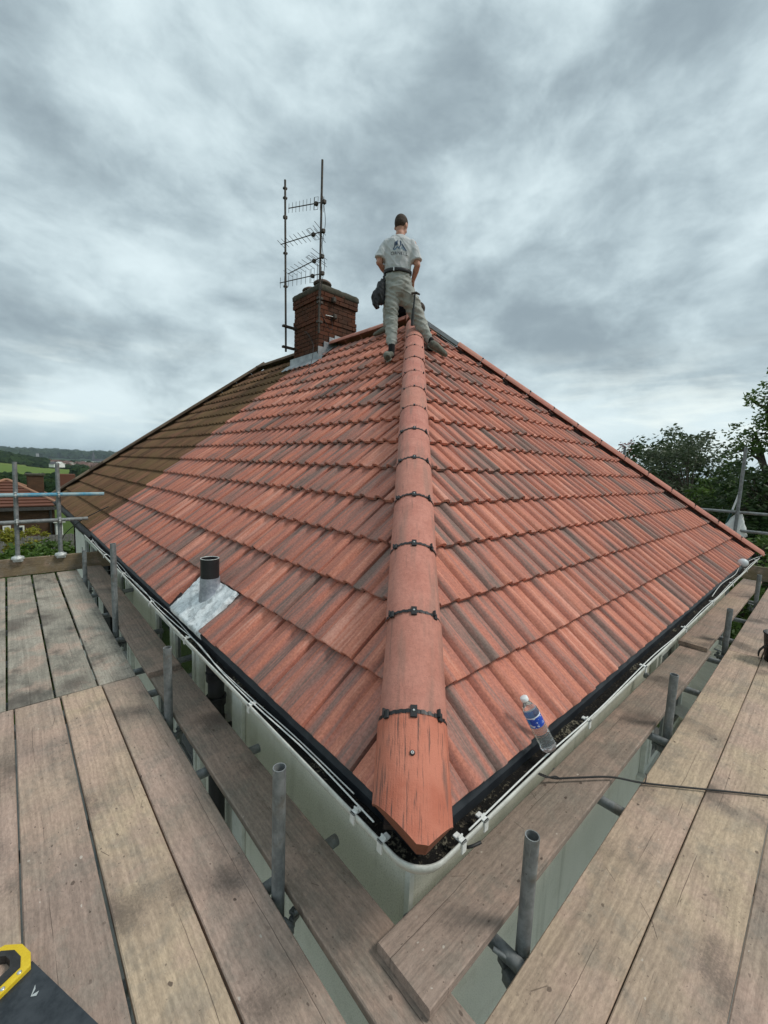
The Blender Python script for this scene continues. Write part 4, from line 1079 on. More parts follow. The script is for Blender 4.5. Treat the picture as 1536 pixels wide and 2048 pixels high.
MB().tube([(3.55, 5.84, 3.775), (3.72, 5.80, 3.78)], .008, 8).build('rod', M_COUP, ins); MB().cbox((3.69, 5.77, 3.74), (3.77, 5.86, 3.83), .02).build('lower_block', M_RUST, ins); MB().cbox((3.66, 5.77, 4.02), (3.74, 5.86, 4.12), .02).build('upper_block', M_RUST, ins)

# ================================================================== TERRAIN AND FAR COUNTRY
def lerp_table(T, d):
    for (d0, z0), (d1, z1) in zip(T[:-1], T[1:]):
        if d <= d1:
            f = (d - d0) / (d1 - d0); f = f * f * (3 - 2 * f); return z0 + (z1 - z0) * f
    return T[-1][1]
HT_TAB = [(0, -5.2), (14, -5.2), (30, -6.6), (90, -9), (250, -17), (700, -24), (1200, -33), (2000, -41), (3000, -36), (5000, -6), (7500, 4), (9500, 6)]
def terrain_z(x, y):
    d = math.hypot(x, y); z = lerp_table(HT_TAB, d)
    if d > 300: z += noise.noise(Vector((x * .0012, y * .0012, 3))) * min(14, (d - 300) * .006)
    z += 44 * math.exp(-(((x + 170) / 190) ** 2 + ((y - 1250) / 330) ** 2))
    if d > 3500: z += 10 * noise.noise(Vector((x * .0007, y * .0007, 8)))
    return z
def ground_build(t):
    p = t.new('ShaderNodeNewGeometry').outputs['Position']; d = t.vmath('LENGTH', p)
    n = t.noise(p, .9, 6, .65); f = t.noise(p, 14, 5, .7)
    gr = t.mix(n, (.035, .065, .014), (.075, .105, .028)); gr = t.mix(.4, gr, t.mix(f, (.1, .1, .1), (.9, .9, .9)), 'OVERLAY')
    cell = t.new('ShaderNodeTexVoronoi', feature='F1'); t.put(cell.inputs['Vector'], t.vmath('ADD', t.vmath('MULTIPLY', p, (.0042, .0030, 0)), t.vmath('MULTIPLY', t.noise(p, .004, 3, out='Color'), (.35, .35, 0))))
    cell.inputs['Scale'].default_value = 1.0
    w = t.sep(cell.outputs['Color'])
    fld = t.mix(w[0], (.085, .15, .022), (.16, .19, .05)); fld = t.mix(t.ramp(w[1], .7, .75), fld, (.045, .09, .025))
    fld = t.mix(t.ramp(t.noise(p, .03, 5, .7), .4, .7, 0, .4), fld, (.06, .10, .02))
    far = t.mix(t.ramp(t.noise(p, .006, 6, .7), .38, .6), (.045, .075, .035), (.02, .036, .02))
    c = t.mix(t.ramp(d, 60, 160), gr, fld); c = t.mix(t.ramp(d, 1000, 1500), c, far)
    return {'Base Color': c}
M_GROUND = material('grass_and_fields', rough=1.0, spec=.05, build=ground_build)
radii = [0, 3, 6, 10, 14, 18, 24, 30, 40, 55, 75, 100, 140, 190, 250, 330, 430, 550, 700, 850, 1000, 1200, 1400, 1700, 2000, 2400, 2800, 3300, 3900, 4600, 5400, 6300, 7200, 8200, 9400]
NA = 144; rows = []
for r_ in radii:
    rows.append([Vector((r_ * math.cos(a), r_ * math.sin(a), terrain_z(r_ * math.cos(a), r_ * math.sin(a)))) for a in [2 * math.pi * k / NA for k in range(NA + 1)]])
tag(MB().grid(rows, True).build('ground', M_GROUND), kind='structure')
# added paving round the house, widened to bounce neutral light onto the wall
M_CONC = mottle((.18, .175, .16), (.23, .225, .21), 3, .9, 0, .3, 60, .005)('bounce_concrete')
mb = MB(); mb.box((-9, -9, GROUND - .05), (.25, 11.5, GROUND + .02)); mb.box((.25, -9, GROUND - .05), (11, .25, GROUND + .02)); tag(mb.build('bounce_paving', M_CONC), kind='structure')

# ---- vegetation
def leaf_mat(name, c1, c2, c3):
    def bld(t):
        i = t.island(); p = t.coord()
        c = t.mix(i, c1, c2); c = t.mix(t.ramp(t.noise(p, .55, 3), .45, .68), c, c3)
        return {'Base Color': c}
    m = material(name, rough=.55, spec=.3, build=bld)
    t = NT(m.node_tree); b = m.node_tree.nodes['Principled BSDF']; out = m.node_tree.nodes['Material Output']
    tr = t.new('ShaderNodeBsdfTranslucent'); src = b.inputs['Base Color'].links[0].from_socket
    t.put(tr.inputs['Color'], src); ms = t.new('ShaderNodeMixShader'); ms.inputs[0].default_value = .28
    t.l.new(b.outputs[0], ms.inputs[1]); t.l.new(tr.outputs[0], ms.inputs[2]); t.l.new(ms.outputs[0], out.inputs['Surface'])
    return m
M_BARK = mottle((.05, .04, .03), (.09, .075, .055), 6, .95, 0, .6, 40, .02)('bark')
M_LF_DARK = leaf_mat('dark_leaves', (.024, .048, .014), (.052, .086, .026), (.034, .062, .018))
M_LF_GREY = leaf_mat('greyish_leaves', (.040, .060, .028), (.125, .150, .090), (.060, .090, .036))
M_LF_MID = leaf_mat('green_leaves', (.050, .095, .018), (.105, .165, .036), (.070, .118, .022))
M_LF_BRIGHT = leaf_mat('bright_leaves', (.040, .085, .010), (.085, .15, .020), (.055, .10, .012))
M_LF_YEL = leaf_mat('yellow_leaves', (.20, .19, .02), (.28, .26, .03), (.14, .16, .02))
def leaves(mb, c, R, n, size, rng, mi=0, flat=.75):
    for _ in range(n):
        v = Vector((rng.gauss(0, 1), rng.gauss(0, 1), rng.gauss(0, 1))).normalized() * R * (rng.random() ** .45)
        v.z *= flat; p = c + v
        a = Vector((rng.gauss(0, 1), rng.gauss(0, 1), rng.gauss(0, .6))).normalized(); b = a.cross(Vector((rng.gauss(0, 1), rng.gauss(0, 1), rng.gauss(0, 1)))).normalized()
        s = size * rng.uniform(.6, 1.3); w = s * rng.uniform(.32, .5)
        mb.add([p - a * s, p + b * w, p + a * s, p - b * w], [(0, 1, 2, 3)], False, mi)
def tree(name, base, blobs, trunk_top, tr, nclu, nleaf, size, mat, label, cat='tree', seed=1, clusR=.55, inner=.55, dead=0):
    """blobs: list of (centre, (rx,ry,rz)) the crown's masses; clusters sit through each blob's outer volume"""
    rng = random.Random(seed); base = Vector(base); root = thing(name, base, label, cat)
    mb = MB(); top = Vector(trunk_top)
    P = [base - Vector((0, 0, .3)), base.lerp(top, .3) + Vector((rng.uniform(-.2, .2), rng.uniform(-.2, .2), 0)), base.lerp(top, .7) + Vector((rng.uniform(-.3, .3), rng.uniform(-.3, .3), 0)), top]
    mb.tube(smooth_path(P, 4), [tr * (1 - .75 * i / 12) for i in range(13)], 10)
    cr = MB(); vol = sum(b[1][0] * b[1][1] * b[1][2] for b in blobs) ** (1)
    for c, rr in blobs:
        c = Vector(c); share = rr[0] * rr[1] * rr[2] / vol; nn = max(3, int(nclu * share * 1.9)); size_ = size * 1.35
        mb.tube(smooth_path([base.lerp(top, rng.uniform(.5, .95)), base.lerp(top, .9).lerp(c, .5) + Vector((rng.uniform(-.3, .3), rng.uniform(-.3, .3), .2)), c], 4), [tr * .35 * (1 - .8 * i / 8) + .01 for i in range(9)], 6)
        for _ in range(nn):
            v = Vector((rng.gauss(0, 1), rng.gauss(0, 1), rng.gauss(0, 1))).normalized(); f = inner + (1 - inner) * rng.random() ** .6
            bump = 1 + .22 * noise.noise(v * 2.1 + c)
            p = c + Vector((v.x * rr[0], v.y * rr[1], v.z * rr[2])) * f * bump
            leaves(cr, p, clusR * rng.uniform(.6, 1.25), nleaf, size_, rng)
            if rng.random() < .35: mb.tube([c.lerp(p, .25), c.lerp(p, .95)], [.03, .008], 5)
    mb.build('trunk', M_BARK, root); cr.build('crown', mat, root)
    return root
def AT(px, py, dist):
    "point on the sight line through a photo pixel at a horizontal distance, used to set out far things"
    d = cW + cR * ((px - 768) / 824.6) - cU * ((py - 1024) / 824.6)
    return CAM + d * (dist / math.hypot(d.x, d.y))
# big round grey-green tree with a darker tree behind it
c = AT(1378, 985, 27); zt = AT(1378, 878, 27).z; rz = zt - c.z + .9
tree('tree', (c.x, c.y, terrain_z(c.x, c.y)), [((c.x, c.y, c.z - .4), (2.9, 2.9, rz)), ((c.x + .2, c.y - 1.5, c.z - 1.6), (2.3, 2.2, 2.4)), ((c.x, c.y + 1.2, c.z - 1.2), (2.0, 2.0, 2.2)), ((c.x, c.y, c.z - 3.2), (3.2, 3.4, 2.6))], (c.x, c.y, c.z - 1.5), .28, 300, 48, .085, M_LF_GREY, 'rounded grey-green tree beyond the right hip, with twiggy top', seed=3, clusR=.62, inner=.5)
c = AT(1325, 960, 31)
tree('tree', (c.x, c.y, terrain_z(c.x, c.y)), [((c.x, c.y, c.z + .3), (2.6, 2.4, 2.5)), ((c.x + .5, c.y + 1.6, c.z - 1.8), (2.6, 2.4, 2.4)), ((c.x, c.y - 1.2, c.z - 2.6), (2.8, 2.6, 2.6))], (c.x, c.y, c.z - 1), .25, 220, 44, .10, M_LF_DARK, 'dark green tree behind the rounded grey-green tree', seed=5, clusR=.7)
# tall airy tree at the right edge
c = AT(1530, 900, 21)
tree('tree', (c.x + .5, c.y - 1.0, terrain_z(c.x, c.y)), [(tuple(AT(1500, 872, 21)), (1.0, .95, .75)), (tuple(AT(1475, 905, 21)), (.75, .62, .42)), (tuple(AT(1535, 815, 21)), (1.0, .75, .55)), (tuple(AT(1560, 870, 21)), (1.3, 1.2, 1.1)), (tuple(AT(1470, 930, 21.5)), (.5, .45, .3)), (tuple(AT(1590, 800, 21)), (1.6, 1.4, 1.4)), (tuple(AT(1545, 790, 21)), (.7, .5, .35))], (c.x + .3, c.y - .7, c.z + .3), .24, 70, 30, .062, M_LF_MID, 'tall airy tree with open leafy branches at the right edge', seed=8, clusR=.36, inner=.2)
c = AT(1525, 1000, 19)
tree('tree', (c.x, c.y, terrain_z(c.x, c.y)), [((c.x, c.y, c.z - .3), (1.7, 1.7, 1.6)), ((c.x + 1, c.y - 1.4, c.z), (2, 2, 1.9)), ((c.x + .3, c.y + .8, c.z - 1.9), (2.2, 2.0, 2.0)), ((c.x, c.y - .8, c.z - 3.2), (2.4, 2.4, 2.2))], (c.x, c.y, c.z - 1), .2, 300, 44, .08, M_LF_DARK, 'dense dark tree filling the right edge below the airy tree', seed=11, clusR=.5)
c = AT(1440, 1030, 24)
tree('tree', (c.x, c.y, terrain_z(c.x, c.y)), [((c.x, c.y, c.z), (1.6, 1.5, 1.7)), ((c.x, c.y, c.z - 2.2), (2.2, 2.2, 2.4))], (c.x, c.y, c.z - 1), .2, 170, 44, .09, M_LF_MID, 'olive green bushy tree between grey-green and dark trees', seed=12, clusR=.55)
c = AT(1285, 955, 40)
tree('tree', (c.x, c.y, terrain_z(c.x, c.y)), [((c.x, c.y, c.z - 2), (3.0, 2.6, 3.1)), ((c.x, c.y + 2.5, c.z - 3.5), (2.4, 2.4, 2.4))], (c.x, c.y, c.z - 2), .2, 150, 40, .12, M_LF_MID, 'distant green tree just above the right hip line', seed=14, clusR=.8)
c = AT(1500, 1085, 12.5)
tree('shrub', (c.x, c.y, terrain_z(c.x, c.y)), [((c.x, c.y, c.z - 1.0), (1.3, 1.3, 1.15)), ((c.x + .6, c.y - .9, c.z - .8), (1.1, 1.1, 1.2)), ((c.x, c.y, c.z - 2.6), (1.6, 1.8, 1.5))], (c.x, c.y, c.z - 1.5), .1, 170, 44, .055, M_LF_MID, 'leafy shrub below the far right corner of the scaffold', 'shrub', seed=15, clusR=.33)
c = AT(1255, 920, 42)
rt = tree('tree', (c.x, c.y, terrain_z(c.x, c.y)), [((c.x, c.y, c.z + .4), (1.0, 1.0, 1.1))], (c.x, c.y, c.z), .12, 14, 24, .09, leaf_mat('red_leaves', (.16, .02, .015), (.28, .04, .03), (.10, .03, .02)), 'small red-leaved tree far beyond the right hip', seed=16, clusR=.5)
# hedge and bushes below the left walkway
bushes = [(20, 1110, 17, 1.6, M_LF_BRIGHT, 'bright green leafy bush at the left edge'), (75, 1095, 18, 1.5, M_LF_MID, 'green bush between the two guard rail posts'), (125, 1088, 18.5, 1.45, M_LF_BRIGHT, 'bright green bush beside the white neighbour wall'), (100, 1120, 15, 1.4, M_LF_MID, 'lower green bush in front, seen over the toe board')]
for i, (px, py, dd, R, mt, lab) in enumerate(bushes):
    c = AT(px, py + 24, dd); zb = terrain_z(c.x, c.y)
    tree('bush', (c.x, c.y, zb), [((c.x, c.y, c.z - .5), (R, R * .8, 1.1)), ((c.x - .5, c.y, c.z - 1.7), (R * 1.1, R, 1.4)), ((c.x + .3, c.y, zb + .8), (R * 1.1, R, 1.2))], (c.x, c.y, c.z - 1.2), .1, 150, 46, .07, mt, lab, 'bush', seed=20 + i, clusR=.36)
c = AT(42, 1072, 20); zb = terrain_z(c.x, c.y)
tree('bush', (c.x, c.y, zb), [((c.x, c.y, c.z - .15), (.75, .6, .42)), ((c.x, c.y, c.z - 1.5), (.9, .8, 1.3))], (c.x, c.y, c.z - .6), .08, 60, 50, .05, M_LF_YEL, 'yellow-leaved bush behind the green bushes', 'bush', seed=30, clusR=.25)
# fence behind them
f0 = AT(-60, 1064, 25); f1 = AT(165, 1066, 25)
fen = thing('fence', (f0.x, f0.y, terrain_z(f0.x, f0.y)), 'weathered grey vertical board fence behind the yellow bush', 'fence')
M_FENCE = mottle((.13, .125, .115), (.19, .18, .165), 5, .9)('grey_fence_wood')
nF = 30; zt = min(f0.z, f1.z); zb = terrain_z(f0.x, f0.y) - .2
fd = (Vector((f1.x, f1.y, 0)) - Vector((f0.x, f0.y, 0))) / nF; fa = math.atan2(fd.y, fd.x)
FB = MB().cbox((0, -.01, zb), (fd.length - .012, .01, zt), .003).mesh('slat', M_FENCE)
for i in range(nF): inst('slat', FB, fen, Matrix.Translation((f0.x + fd.x * i, f0.y + fd.y * i, random.uniform(-.03, .01))) @ Matrix.Rotation(fa, 4, 'Z') @ Matrix.Rotation(random.uniform(-.03, .03), 4, 'Z'))
MB().box((0, .012, zt - .12), (fd.length * nF, .05, zt - .06), Matrix.Translation((f0.x, f0.y, 0)) @ Matrix.Rotation(fa, 4, 'Z')).build('rail', M_FENCE, fen)
# brick house with red hipped roof beyond
bh = thing('house', (-3.5, 33, -8), 'brown brick house with red hipped roof beyond the left guard rail', 'house')
ev_l = AT(-150, 1012, 31); ev_r = AT(112, 1012, 31); zE = ev_r.z
xL, xR, yF, yB = ev_l.x, ev_r.x + .3, ev_r.y, ev_r.y + 7.5
M_BRW = material('far_brick', rough=.9, build=lambda t: (lambda br: {'Base Color': br.outputs[0]})(t.new('ShaderNodeTexBrick')))
def farbrick(t):
    br = t.new('ShaderNodeTexBrick'); t.put(br.inputs['Vector'], t.comb(t.sep(t.coord())[0], t.sep(t.coord())[2], 0.)); br.inputs['Scale'].default_value = 4.4
    t.put(br.inputs['Color1'], (.075, .042, .026)); t.put(br.inputs['Color2'], (.105, .058, .034)); t.put(br.inputs['Mortar'], (.06, .048, .038))
    br.inputs['Brick Width'].default_value = .9; br.inputs['Row Height'].default_value = .3
    return {'Base Color': t.mix(t.ramp(t.noise(t.coord(), .9, 4), .4, .7, 0, .4), br.outputs[0], (.05, .035, .025))}
M_BRW = material('far_brick', rough=.9, spec=.1, build=farbrick)
mb = MB(); mb.box((xL + .35, yF + .35, -9), (xR - .35, yB - .35, zE)); mb.build('wall', M_BRW, bh)
ht = 1.55; hw = (yB - yF) / 2
rl = AT(78, 962, 34.5); rr_ = AT(132, 960, 34.5); ht = rl.z - zE
M_FARTILE = material('far_red_tile', rough=.85, spec=.15, build=lambda t: {'Base Color': t.mix(t.noise(t.coord(), 3, 5), (.105, .045, .030), (.155, .070, .048))})
xa = xL + hw * .8; xb = xR - hw * .62
# courses as real steps on the front and end slopes
def slope_steps(p0, p1, q1, q0, n):
    "quad p0-p1 eave, q0-q1 ridge, split into overlapping courses"
    mb = MB(); nrm = (p1 - p0).cross(q0 - p0).normalized()
    if nrm.z < 0: nrm = -nrm
    for i in range(n):
        f0_, f1_ = i / n, (i + 1) / n
        a, b = p0.lerp(q0, f0_) + nrm * .07, p1.lerp(q1, f0_) + nrm * .07; c_, d_ = p1.lerp(q1, f1_), p0.lerp(q0, f1_)
        mb.add([a, b, c_, d_, a - nrm * .07, b - nrm * .07], [(0, 1, 2, 3), (4, 5, 1, 0)])
    return mb
E1, E2, E3, E4 = Vector((xL, yF, zE)), Vector((xR, yF, zE)), Vector((xR, yB, zE)), Vector((xL, yB, zE)); K1 = Vector((xa, yF + hw, zE + ht)); K2 = Vector((xb, yF + hw, zE + ht))
br_ = slope_steps(E1, E2, K2, K1, 9).build('roof', M_FARTILE, bh)
slope_steps(E2, E3, K2, K2, 9).build('roof_slope', M_FARTILE, br_); slope_steps(E4, E1, K1, K1, 9).build('roof_slope', M_FARTILE, br_); slope_steps(E3, E4, K1, K2, 9).build('roof_slope', M_FARTILE, br_)
M_FHIP = material('far_hip_tile', color=(.30, .16, .10), rough=.85)
for a, b in ((E2, K2), (E1, K1), (E3, K2), (K1, K2)): MB().tube([a + Vector((0, 0, .05)), b + Vector((0, 0, .05))], .09, 8).build('hip_ridge', M_FHIP, br_)
MB().box((xL, yF - .06, zE - .22), (xR + .06, yF, zE - .03)).build('fascia', M_GUTB, bh)
cc = AT(72, 975, 34)
ch2 = MB().cbox((cc.x - .42, cc.y - .35, zE + .2), (cc.x + .38, cc.y + .35, AT(72, 950, 34).z), .02).build('chimney', M_BRW, bh)
MB().cbox((cc.x - .5, cc.y - .42, AT(72, 951, 34).z), (cc.x + .46, cc.y + .42, AT(72, 947, 34).z), .02).build('chimney_cap', M_CAP, ch2)
cc = AT(133, 968, 38); MB().cbox((cc.x - .5, cc.y - .35, zE), (cc.x + .5, cc.y + .35, AT(133, 948, 38).z), .02).build('chimney', M_FARTILE, bh)
for px in (14, 41, -60):
    a = AT(px - 9, 1052, 31.2); b = AT(px + 9, 1075, 31.2)
    w = MB().box((a.x, yF + .27, b.z - .6), (b.x, yF + .33, a.z)).build('window', M_UPVC, bh); MB().box((a.x + .08, yF + .25, b.z - .5), (b.x - .08, yF + .268, a.z - .08)).build('pane', M_GLASS, w)
a = AT(101, 1010, 31); MB().tube([(a.x, yF + .28, -9), (a.x, yF + .28, zE)], .06, 8).build('downpipe', M_GUTB, bh)
a = AT(113, 1048, 30); b = AT(128, 1064, 30); MB().cbox((a.x, yF - .5, b.z - .6), (b.x, yF + .33, a.z), .02).build('porch', M_UPVC, bh); MB().cbox((a.x - .12, yF - .62, a.z), (b.x + .12, yF + .33, a.z + .1), .02).build('porch_roof', M_GUT, bh)
# white farm buildings, church, tower blocks in the valley
def gable_house(p, L, Wd, H, rot, wallm, roofm, label, n='house'):
    t = thing(n, p, label, 'house'); M = Matrix.Translation(p) @ Matrix.Rotation(rot, 4, 'Z')
    MB().prism([(-Wd / 2, 0), (Wd / 2, 0), (Wd / 2, H), (0, H + Wd * .42), (-Wd / 2, H)], -L / 2, L / 2, M @ Matrix.Rotation(math.pi / 2, 4, 'X')).build('wall', wallm, t)
    mb = MB()
    for sg in (-1, 1): mb.add([(sg * Wd * .56, -L * .53, H - .2), (sg * Wd * .56, L * .53, H - .2), (0, L * .53, H + Wd * .45), (0, -L * .53, H + Wd * .45)], [(0, 1, 2, 3)], False, 0, M)
    mb.build('roof', roofm, t)
    for k in (-.25, .25): MB().box((Wd * .5, L * k - .5, H * .35), (Wd * .5 + .05, L * k + .5, H * .75), M).build('window', M_GLASS, t)
    return t
M_TWR = material('tower_concrete', color=(.34, .34, .34), rough=.8); M_WHT = material('whitewash', color=(.78, .78, .74), rough=.8); M_SLT = material('far_slate', color=(.09, .09, .10), rough=.8)
for px, dd, lab in ((109, 560, 'small white cottage at the far edge of the green field'), (119, 570, 'larger white cottage beside the small one beyond the field')):
    p = AT(px, 933, dd); p.z = AT(px, 934.5, dd).z; gable_house(p, 8, 6, 3.2, .5, M_WHT, M_SLT if px < 112 else M_WHT, lab)
p = AT(187, 921, 2600); t = thing('church', p, 'tiny church with tall spire on the far skyline', 'church')
MB().box((p.x - 6, p.y - 6, p.z - 15), (p.x + 6, p.y + 6, p.z + 20)).build('tower', M_SLT, t); MB().lathe([(7, 0), (0, 26)], 8, Matrix.Translation((p.x, p.y, p.z + 20))).build('spire', M_SLT, t); MB().box((p.x + 6, p.y - 8, p.z - 15), (p.x + 40, p.y + 8, p.z + 8)).build('nave', M_SLT, t)
for px, lab in ((73.5, 'pale tower block on the far left skyline'), (76.5, 'second pale tower block close beside the first on the skyline')):
    p = AT(px, 913, 2900); q_ = AT(px, 907, 2900); t = thing('tower_block', p, lab, 'building')
    MB().box((p.x - 3.2, p.y - 8, p.z - 25), (p.x + 3.2, p.y + 8, q_.z)).build('wall', M_TWR, t); MB().box((p.x - 2, p.y - 4, q_.z), (p.x + 2, p.y + 4, q_.z + 2.5)).build('roof_housing', M_SLT, t)
# woodland and hedgerows: one mass each
def clump(mb, c, R, rng, mi=0):
    n, m = 7, 5; V = []; F = []
    for i in range(m + 1):
        a = -math.pi / 2 * .6 + (math.pi / 2 * 1.6) * i / m
        for k in range(n):
            u = 2 * math.pi * (k + .5 * (i % 2)) / n; rr = R * rng.uniform(.72, 1.15)
            V.append((c.x + rr * math.cos(a) * math.cos(u), c.y + rr * math.cos(a) * math.sin(u), c.z + rr * .9 * math.sin(a)))
    for i in range(m):
        for k in range(n): F.append((i * n + k, i * n + (k + 1) % n, (i + 1) * n + (k + 1) % n, (i + 1) * n + k))
    mb.add(V, F, False, mi)
M_WOOD = material('far_wood', rough=1.0, spec=.02, build=lambda t: {'Base Color': t.mix(.6, t.mix(t.island(), (.014, .030, .012), (.032, .055, .018)), t.mix(t.noise(t.coord(), .6, 4, .7), (0, 0, 0), (1, 1, 1)), 'OVERLAY'), 'Normal': t.bump(t.noise(t.coord(), .9, 4, .7), 1.0, 1.5)})
rng = random.Random(77); mb = MB()
def scatter_wood(n, px0, px1, d0, d1, R0, R1):
    for _ in range(n):
        px = rng.uniform(px0, px1); dd = d0 + (d1 - d0) * rng.random(); p = AT(px, 1000, dd); p.z = terrain_z(p.x, p.y); R = rng.uniform(R0, R1)
        p.z += R * .5; clump(mb, p, R, rng)
scatter_wood(900, -120, 95, 1000, 1500, 6, 11); scatter_wood(110, 60, 175, 880, 1050, 4, 7); scatter_wood(110, 150, 330, 500, 700, 4, 7)
scatter_wood(700, -200, 400, 3600, 5600, 22, 40); scatter_wood(260, 60, 320, 1300, 3000, 6, 12)
tag(mb.build('woodland', M_WOOD), 'dark far woodland covering the hills on the left skyline', 'woodland', kind='stuff')
mb = MB()
scatter_wood(120, -120, 190, 310, 345, 2.5, 4.5); scatter_wood(90, 95, 260, 200, 290, 3, 5); scatter_wood(50, -150, 120, 500, 520, 2, 3.2); scatter_wood(55, -120, 110, 195, 215, 3.0, 4.5); scatter_wood(40, -60, 45, 120, 150, 2.6, 4)
tag(mb.build('hedgerow_trees', M_WOOD), 'dark green hedgerow trees crossing the valley fields', 'trees', kind='stuff')
# far town: too small to tell house from house
mb = MB()
for _ in range(650):
    px = rng.uniform(95, 330); dd = rng.uniform(1150, 3000); p = AT(px, 1000, dd); p.z = terrain_z(p.x, p.y); L, Wd, H = rng.uniform(9, 20), rng.uniform(8, 12), rng.uniform(6, 10); M = Matrix.Translation(p) @ Matrix.Rotation(rng.uniform(0, 3.1), 4, 'Z')
    k = rng.choice((0, 0, 1, 2)); mb.box((-L / 2, -Wd / 2, -3), (L / 2, Wd / 2, H), M, mi=k)
    mb.add([(-L / 2, -Wd / 2, H), (L / 2, -Wd / 2, H), (L / 2, 0, H + 3), (-L / 2, 0, H + 3), (L / 2, Wd / 2, H), (-L / 2, Wd / 2, H)], [(0, 1, 2, 3), (3, 2, 4, 5), (0, 3, 5), (1, 4, 2)], False, 3, M)
p = AT(195, 1000, 2100); p.z = terrain_z(p.x, p.y); mb.box((p.x - 35, p.y - 15, p.z), (p.x + 35, p.y + 15, p.z + 14), None, 2)
tag(mb.build('far_town', [material('town_brick', color=(.16, .09, .065), rough=.9), material('town_render', color=(.40, .38, .34), rough=.9), M_WHT, material('town_roof', color=(.13, .075, .06), rough=.9)]), 'distant town of small roofs spread through the valley', 'town', kind='stuff')

# ================================================================== PEOPLE
def loft(mb, rings, side, n=14):
    "closed loft through (centre, r_side, r_other) rings"
    side = Vector(side); R = []
    cs = [Vector(r[0]) for r in rings]
    for i, (c, a, b) in enumerate(rings):
        d = (cs[min(i + 1, len(cs) - 1)] - cs[max(i - 1, 0)]).normalized()
        s = (side - d * side.dot(d)).normalized(); o = d.cross(s)
        R.append([cs[i] + s * a * math.cos(t) + o * b * math.sin(t) for t in [2 * math.pi * k / n for k in range(n)]])
    V = [p for r in R for p in r]; F = []
    for i in range(len(R) - 1):
        for k in range(n): F.append((i * n + k, i * n + (k + 1) % n, (i + 1) * n + (k + 1) % n, (i + 1) * n + k))
    F.append(list(range(n))[::-1]); F.append([len(V) - n + k for k in range(n)])
    mb.add(V, F, True)
def limb(mb, pts, rs, n=12):
    "tapered limb with rounded ends"
    pts = [Vector(p) for p in pts]
    mb.tube(pts, rs, n)
    mb.ball(pts[0], rs[0], 10, 8); mb.ball(pts[-1], rs[-1], 10, 8)
    for p, r in zip(pts[1:-1], rs[1:-1]): mb.ball(p, r * 1.0, 10, 8)
def remeshed(mb, name, mat, parent, voxel=.010, smooth=4, disp=None, fac=.5):
    me = mb.mesh(name + '_raw', mat); o = bpy.data.objects.new(name + '_raw', me); COL.objects.link(o)
    bm = bmesh.new(); bm.from_mesh(me); bmesh.ops.remove_doubles(bm, verts=bm.verts, dist=1e-6); bmesh.ops.recalc_face_normals(bm, faces=bm.faces); bm.to_mesh(me); bm.free()
    r = o.modifiers.new('r', 'REMESH'); r.mode = 'VOXEL'; r.voxel_size = voxel; r.use_smooth_shade = True
    s = o.modifiers.new('s', 'SMOOTH'); s.iterations = smooth; s.factor = fac
    bpy.context.view_layer.update(); dg = bpy.context.evaluated_depsgraph_get()
    m2 = bpy.data.meshes.new_from_object(o.evaluated_get(dg)); m2.name = name
    bpy.data.objects.remove(o)
    if disp:
        m2.calc_loop_triangles(); N = [v.normal.copy() for v in m2.vertices]
        for v, nn in zip(m2.vertices, N): v.co = v.co + nn * disp(v.co, nn)
    off = wloc(parent)
    for v in m2.vertices: v.co = v.co - off
    m2.polygons.foreach_set('use_smooth', [True] * len(m2.polygons))
    m2.materials.clear(); m2.materials.append(mat); m2.update()
    ob = bpy.data.objects.new(name, m2); COL.objects.link(ob); ob.parent = parent
    return ob
M_SKIN = material('skin', rough=.55, spec=.3, Subsurface_Weight=.08, build=lambda t: {'Base Color': t.mix(t.noise(t.coord(), 14, 4), (.42, .205, .145), (.50, .26, .185))})
def cloth_mat(name, c1, c2, dirt=None):
    def bld(t):
        n = t.noise(t.coord(), 5, 5, .65); f = t.noise(t.coord(), 320, 2); c = t.mix(t.ramp(n, .3, .7), c1, c2)
        if dirt: c = t.mix(t.ramp(t.noise(t.vmath('ADD', t.coord(), (3, 1, 2)), 4.2, 5, .65), .52, .70, 0, .8), c, dirt)
        return {'Base Color': c, 'Normal': t.bump(t.math('ADD', f, t.math('MULTIPLY', t.noise(t.coord(), 28, 3), 1.5)), .3, .004)}
    return material(name, rough=.92, spec=.1, build=bld)
M_SHIRT = cloth_mat('light_grey_cotton', (.47, .48, .49), (.54, .55, .555), (.40, .40, .39))
M_TROUS = cloth_mat('dusty_grey_joggers', (.315, .32, .295), (.385, .385, .355), (.20, .185, .155))
M_HAIR = mottle((.036, .024, .018), (.066, .045, .034), 60, .8, 0, .4, 220, .003)('short_brown_hair')
M_SHOE = mottle((.085, .09, .072), (.17, .165, .135), 14, .85, 0, .3, 120, .004)('dusty_shoe')
M_SOCK = material('black_sock', color=(.015, .015, .017), rough=.95)
M_BELT = material('black_leather', color=(.018, .018, .02), rough=.5)
M_NAVY = cloth_mat('navy_cloth', (.012, .014, .022), (.022, .025, .035))
def fold(freq_z, freq_s, amp, seed, center=None):
    def f(p, n):
        s = p.dot(SSC); t = p.dot(TSC); z = p.z
        a = noise.noise(Vector((s * freq_s + z * 4.0, t * freq_s, z * freq_z + s * 5.0 + seed)))
        b = noise.noise(Vector((s * freq_s * 2 - z * 6, t * freq_s * 2, z * freq_z * 1.7 + seed + 9)))
        c_ = noise.noise(Vector((s * freq_s * 1.3 + z * 9.0 + 3, t * freq_s, z * freq_z * .8 - s * 7.0 + seed)))
        return amp * (max(0, 1 - abs(a) * 4.5) * 1.1 + max(0, 1 - abs(c_) * 5.5) * .9 + b * .5 - .5)
    return f
